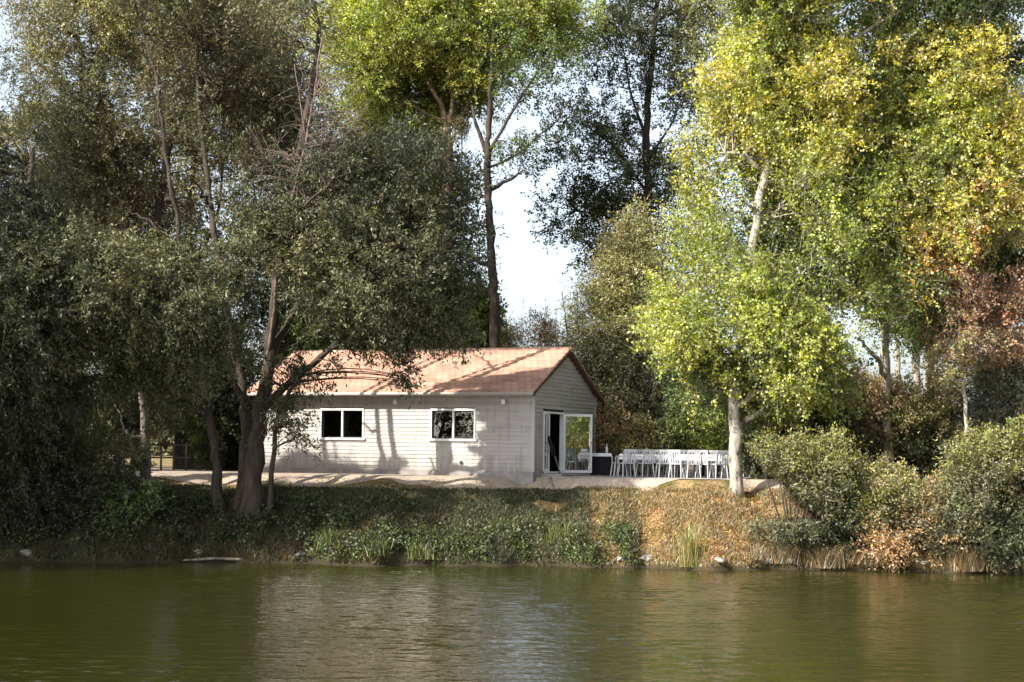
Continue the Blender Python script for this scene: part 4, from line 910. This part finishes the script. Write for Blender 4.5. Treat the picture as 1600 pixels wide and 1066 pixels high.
# undergrowth right
bush('shadowy green bush right behind the pale poplar trunk', 1230, 745, 52.5, [(1220,640,0,55,50,1.4,150,'dgreen'), (1270,680,0,60,50,1.4,160,'dgreen'), (1200,700,0,40,40,1,80,'dgreen')], ll=0.12, lw=0.09)
bush('rust and olive thicket stretching behind the foreground bushes at right', 1380, 742, 53.5, [(1330,650,0,60,34,1.4,110,'brown'), (1400,650,0,50,40,1.4,110,'olive'), (1300,620,0.6,50,26,1.2,70,'rust'), (1370,630,-0.2,40,24,1,60,'straw'), (1360,700,0,70,40,1.4,160,'olived'), (1450,650,0,50,40,1.4,130,'olive'), (1440,710,0,60,34,1.2,130,'dgreen')], ns=9, ll=0.09, lw=0.05)
bush('grey green willow bush at the right edge of the view', 1570, 745, 52, [(1570,640,0,50,50,1.4,170,'grey'), (1540,690,0,40,40,1.2,110,'grey'), (1620,620,0,40,90,1.4,110,'grey'), (1580,590,0.8,60,30,1.4,80,'olive')], leafm=LEAFW, ll=0.12, lw=0.035, along=0.8)
bush('rounded yellow green bank bush right of the pale trunk', 1240, 850, 46.6, [(1215,740,0,50,36,1.2,170,'bushy'), (1280,735,0.2,40,30,1.1,110,'bushy'), (1240,800,-0.2,80,44,1.3,220,'olived'), (1310,760,0,50,40,1.2,130,'bushy'), (1310,830,-0.3,60,34,1,120,'dgreen')], ns=12, leafm=LEAFW, ll=0.10, lw=0.04, upb=0.5)
bush('low mixed red and green brambles between the two bank bushes', 1420, 860, 46.0, [(1400,800,0,60,34,1.2,140,'bushy'), (1390,850,-0.2,34,26,0.8,50,'brown'), (1450,830,-0.2,60,34,1.2,140,'olived'), (1470,790,0.4,50,26,1,80,'brown'), (1380,770,0.6,50,22,1,60,'olive')], ns=9)
bush('tall yellow green bank bush at the right edge by the water', 1550, 870, 45.6, [(1540,740,0,50,44,1.3,180,'bushy'), (1590,770,0,50,50,1.3,180,'bushy'), (1520,800,0,50,40,1.2,150,'olived'), (1570,840,-0.2,60,36,1.2,160,'dgreen'), (1630,760,0,50,80,1.3,120,'bushy')], ns=12, leafm=LEAFW, ll=0.10, lw=0.04, upb=0.5)
# far woods on the horizon
def wood(name, x0, x1, Y, h, n, col, seed):
    r = np.random.RandomState(seed)
    P = np.stack([r.uniform(x0, x1, n), Y+r.randn(n)*5, 2.0+h*r.rand(n)**0.7], axis=1)
    hh = np.array([h*(0.65+0.35*mnoise.noise(Vector((x*0.06, 7.7, seed)))) for x in P[:,0]]); P[:,2] = np.minimum(P[:,2], 2+hh*(0.5+0.5*r.rand(n)))
    v, q, fc, _ = leaf_geo(P, norm(r.randn(n,3)), np.tile(np.array(COL[col]), (n,1)), 4, 7, 1.5, 0.6, 0.5, 0.1, 0.3, prune=False, twig_r=0)
    tag(np_mesh(name, v, q, mat=LEAF, facecol=fc), 'far off wood edge reading as one dim green mass behind the property', 'woodland', kind='stuff')
wood('far_woodland', -75, 75, 150, 7, 2600, 'olived', 3)

# ------------------------------------------------------------------ bank ground cover
def blades(name, pts, h, w_, cols, lean, label, cat='grass', n_per=1, mat=LEAF, obj=True):
    pts = np.asarray(pts); n = len(pts)
    a = RS.uniform(0, 2*PI, n); d = np.stack([np.cos(a), np.sin(a), np.zeros(n)], 1)
    hh = h*(0.5+RS.rand(n,1)); ln = lean*hh*(0.3+RS.rand(n,1))
    sd = np.stack([-np.sin(a+RS.randn(n)), np.cos(a+RS.randn(n)), np.zeros(n)], 1)*w_/2
    mid = pts + np.array([0,0,0.6])*hh + d*ln*0.35; tip = pts+np.array([0,0,1.0])*hh*(1-0.3*lean)+d*ln
    v = np.stack([pts-sd, pts+sd, mid+sd*0.8, mid-sd*0.8, tip], axis=1).reshape(-1,3)
    b = np.arange(n)*5
    q = np.stack([b, b+1, b+2, b+3], 1); t = np.stack([b+3, b+2, b+4], 1)
    ci = RS.randint(0, len(cols), n); c = np.array([COL[k] if isinstance(k, str) else k for k in cols])[ci]*(0.7+0.6*RS.rand(n,1))
    return np_mesh(name, v, q, t, mat=mat, facecol=np.vstack([c, c]).clip(0.003,0.8))
def scatter(n, x0, x1, d0, d1, thresh=None, sc=1.0, seed=0.0):
    out = []
    while len(out) < n:
        x = RS.uniform(x0, x1); d = RS.uniform(d0, d1); y = shore(x)+d
        if thresh is not None and mnoise.noise(Vector((x*sc, y*sc, seed))) < thresh: continue
        out.append((x, y, ground(x, y)-0.01))
    return np.array(out)
o = blades('grass', scatter(90000, -15.5, 3.8, 0.03, 3.3, -0.4, 0.9, 1.0), 0.11, 0.02, ['dgreen', (0.04,0.055,0.018), (0.05,0.07,0.02), 'dgreen', 'olived', (0.12,0.10,0.05)], 0.7, ''); tag(o, 'dark green weeds and grass on the shaded bank slope', 'grass', kind='stuff')  # blade greens darkened to stand in for shade on the slope
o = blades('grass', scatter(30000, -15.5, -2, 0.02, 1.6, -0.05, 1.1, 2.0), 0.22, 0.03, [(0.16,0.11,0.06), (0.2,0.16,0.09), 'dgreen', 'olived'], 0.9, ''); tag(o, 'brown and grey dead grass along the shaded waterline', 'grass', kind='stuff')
o = blades('grass', scatter(54000, 2.4, 16, 0.02, 3.45, -0.2, 1.3, 3.0), 0.15, 0.022, ['straw', 'straw', (0.42,0.26,0.12), (0.32,0.2,0.09), 'olive', 'bushy'], 0.9, ''); tag(o, 'dry straw coloured grass on the sunlit bank slope', 'grass', kind='stuff')
o = blades('grass', scatter(14000, -13.5, 3, 2.4, 4.2, 0.0, 1.0, 5.0), 0.06, 0.02, ['olive', 'straw', 'bushy'], 0.9, ''); tag(o, 'short patchy lawn grass along the bank crest', 'grass', kind='stuff')
# broad leaved weeds near the middle of the shore
def weeds(label, x0, x1, d0, d1, n, cols, ll, lw, name='weeds'):
    P = scatter(n, x0, x1, d0, d1, -0.05, 1.4, 8.0)+np.array([0,0,0.12])
    c = np.array([COL[k] for k in cols])[RS.randint(0, len(cols), n)]
    v, q, fc, _ = leaf_geo(P, np.tile([0,0,1.0], (n,1)), c, 4, 7, 0.28, ll, lw, 0.1, 0.4, upb=0.8, prune=False, twig_r=0)
    tag(np_mesh(name, v, q, mat=LEAF, facecol=fc), label, 'weeds', kind='stuff')
weeds('broad leaved green weeds at the foot of the shaded bank', -6.2, 3.6, 0.0, 1.1, 520, ['dgreen', 'dgreen', 'willow', 'green'], 0.08, 0.045)  # weed greens kept dark to paint in the bank's shade
weeds('low dark weeds scattered under the willow trees', -15, -3, 0.3, 2.2, 700, ['dgreen', 'dgreen', 'willowd'], 0.09, 0.06)  # dark greens here also stand in for shade on the bank
# fallen leaves
P = scatter(22000, 2.2, 14, 0.1, 3.6, -0.3, 1.2, 6.0); P2 = scatter(1500, -14, 2.2, 1.5, 4.3, 0.0, 0.8, 6.5); P = np.vstack([P, P2])+np.array([0,0,0.03]); n = len(P)
a = RS.uniform(0, 2*PI, n); u = np.stack([np.cos(a), np.sin(a), 0.4*RS.randn(n)], 1)*0.035; w2 = np.stack([-np.sin(a), np.cos(a), 0.5+0.4*RS.randn(n)], 1)*0.028
v = np.stack([P-u, P-w2, P+u, P+w2], 1).reshape(-1,3)
cc = np.array([(0.42,0.24,0.09), (0.5,0.33,0.12), (0.30,0.15,0.06), (0.55,0.42,0.2)])[RS.randint(0,4,n)]*(0.6+0.7*RS.rand(n,1))
tag(np_mesh('leaf_litter', v, np.arange(4*n).reshape(-1,4), mat=LEAF, facecol=cc), 'dry fallen leaves strewn over the bank', 'fallen leaves', kind='stuff')
# reed clump and drooping tussocks
def tussock(px, d, n, h, cols, name, label, cat, lean=0.25, spread=0.16, w_=0.02):
    x = (px-800)/F*46; y = shore(x)+d; z = max(ground(x, y), -0.05)
    pts = np.stack([RS.randn(n)*spread, RS.randn(n)*spread*0.6, np.zeros(n)], 1)
    o = blades(name, pts, h, w_, cols, lean, '')
    o.location = (x, y, z-0.03); tag(o, label, cat); return o
tussock(1078, 0.05, 200, 1.1, ['bushy', 'lime', 'olive', 'straw'], 'reed_clump', 'upright yellow green reed clump standing at the sunny waterline', 'reeds', 0.3, 0.14, 0.018)
for k, (px, d, n, h) in enumerate([(1225,0.1,240,0.6), (1290,0.05,260,0.7), (1340,0.1,240,0.6), (1500,0.05,260,0.8), (1555,0.1,260,0.7), (1180,0.2,160,0.5), (1590,0.0,200,0.7)]):
    tussock(px, d, n, h, ['straw', 'grey', 'brown'], 'grass_tussock', ['straw tussock under the left edge of the rounded bank bush', 'arching straw tussock below the middle of the rounded bank bush', 'dry tussock under the right edge of the rounded bank bush', 'largest pale tussock arching over the water at right', 'pale tussock below the tall right edge bush', 'small dry tussock on the sunny bank near the pale trunk', 'straw tussock at the very right edge of the waterline'][k], 'tussock', 1.0, 0.22, 0.016)
for k, (px, d, n, h) in enumerate([(520,0.3,200,0.6), (590,0.2,160,0.5), (660,0.1,140,0.45), (880,0.6,200,0.6)]):
    tussock(px, d, n, h, ['green', 'dgreen', 'bushy'], 'grass_tussock', ['spiky green tussock at the shaded shore below the first window', 'green tussock at the shaded shore between the windows', 'small green tussock at the shaded shore below the second window', 'green tussock on the bank below the cabin corner'][k], 'tussock', 0.5, 0.18, 0.02)
# rocks along the waterline
def rock(x, y, z, s, label, i):
    import bmesh
    bm = bmesh.new(); bmesh.ops.create_icosphere(bm, subdivisions=3, radius=1)
    for v_ in bm.verts:
        n_ = mnoise.noise(v_.co*1.3+Vector((i*3.1,0,0)))*0.45+mnoise.noise(v_.co*3.5+Vector((i,1,0)))*0.15
        v_.co = v_.co*(1+n_); v_.co.x *= s*1.3; v_.co.y *= s; v_.co.z *= s*0.6
    me = bpy.data.meshes.new('rock'); bm.to_mesh(me); bm.free(); me.materials.append(ROCKM)
    o = bpy.data.objects.new('rock', me); C.objects.link(o); o.location = (x, y, z); o.rotation_euler = (0,0,i*1.7); tag(o, label, 'rock', 'rocks at the waterline')
for i, (px, s, lab) in enumerate([(60,0.16,'rock at the waterline nearest the left edge'), (310,0.14,'rock at the waterline left of the forked willow'), (470,0.12,'small rock at the waterline right of the forked willow'), (970,0.13,'rock where the shaded bank meets the sunny bank'), (1015,0.18,'pale rock left of the reed clump'), (1120,0.15,'pale rock right of the reed clump'), (1195,0.22,'big pale rock below the left of the rounded bank bush'), (1232,0.18,'pale rock touching the big one below the rounded bush'), (1330,0.15,'rock in the shade under the rounded bank bush'), (1440,0.14,'rock in the shade below the red brambles')]):
    x = (px-800)/F*46; y = shore(x)+0.18; rock(x, y, ground(x, y)-0.02, s, lab, i)
# low log by the shore
mb = MB(); x = (360-800)/F*46; y0 = shore(x); mb.tube([(-1.3,0.05,0.05),(-0.4,0,0.12),(0.6,-0.05,0.10),(1.5,0.05,0.04)], [0.03,0.045,0.04,0.02], 8)
o = mb.build('driftwood', BARK_G, smooth=True); o.location = (x, y0-0.1, 0.0); tag(o, 'pale driftwood branch lying along the shaded waterline', 'log')
print('LEAVES', TOTAL[0])

# wood closing the pond on its right and near sides (seen in the glass and the water)
src = [o for o in bpy.data.objects if o.parent is None and o.name.startswith('poplar_tree')]
big = [o for o in src if 'lime' in o.get('label','') or 'golden' in o.get('label','') or 'dark green poplar' in o.get('label','')]
rr_ = random.Random(4)
for k in range(15):
    sx_ = [24,30,37,33,42,48,40,30,20,8,-2,-12,36,26,14][k]; sy_ = [36,28,20,8,12,28,-4,-12,-16,-20,-22,-24,44,-2,-26][k]
    o = copy_tree(big[k % len(big)]); o.location = (sx_, sy_, ground(sx_, sy_)-0.05); o.rotation_euler = (0,0,rr_.uniform(0,6.28))
    tag(o, 'tall leafy poplar on the pond shore outside the photograph', 'tree', 'poplars round the rest of the pond')
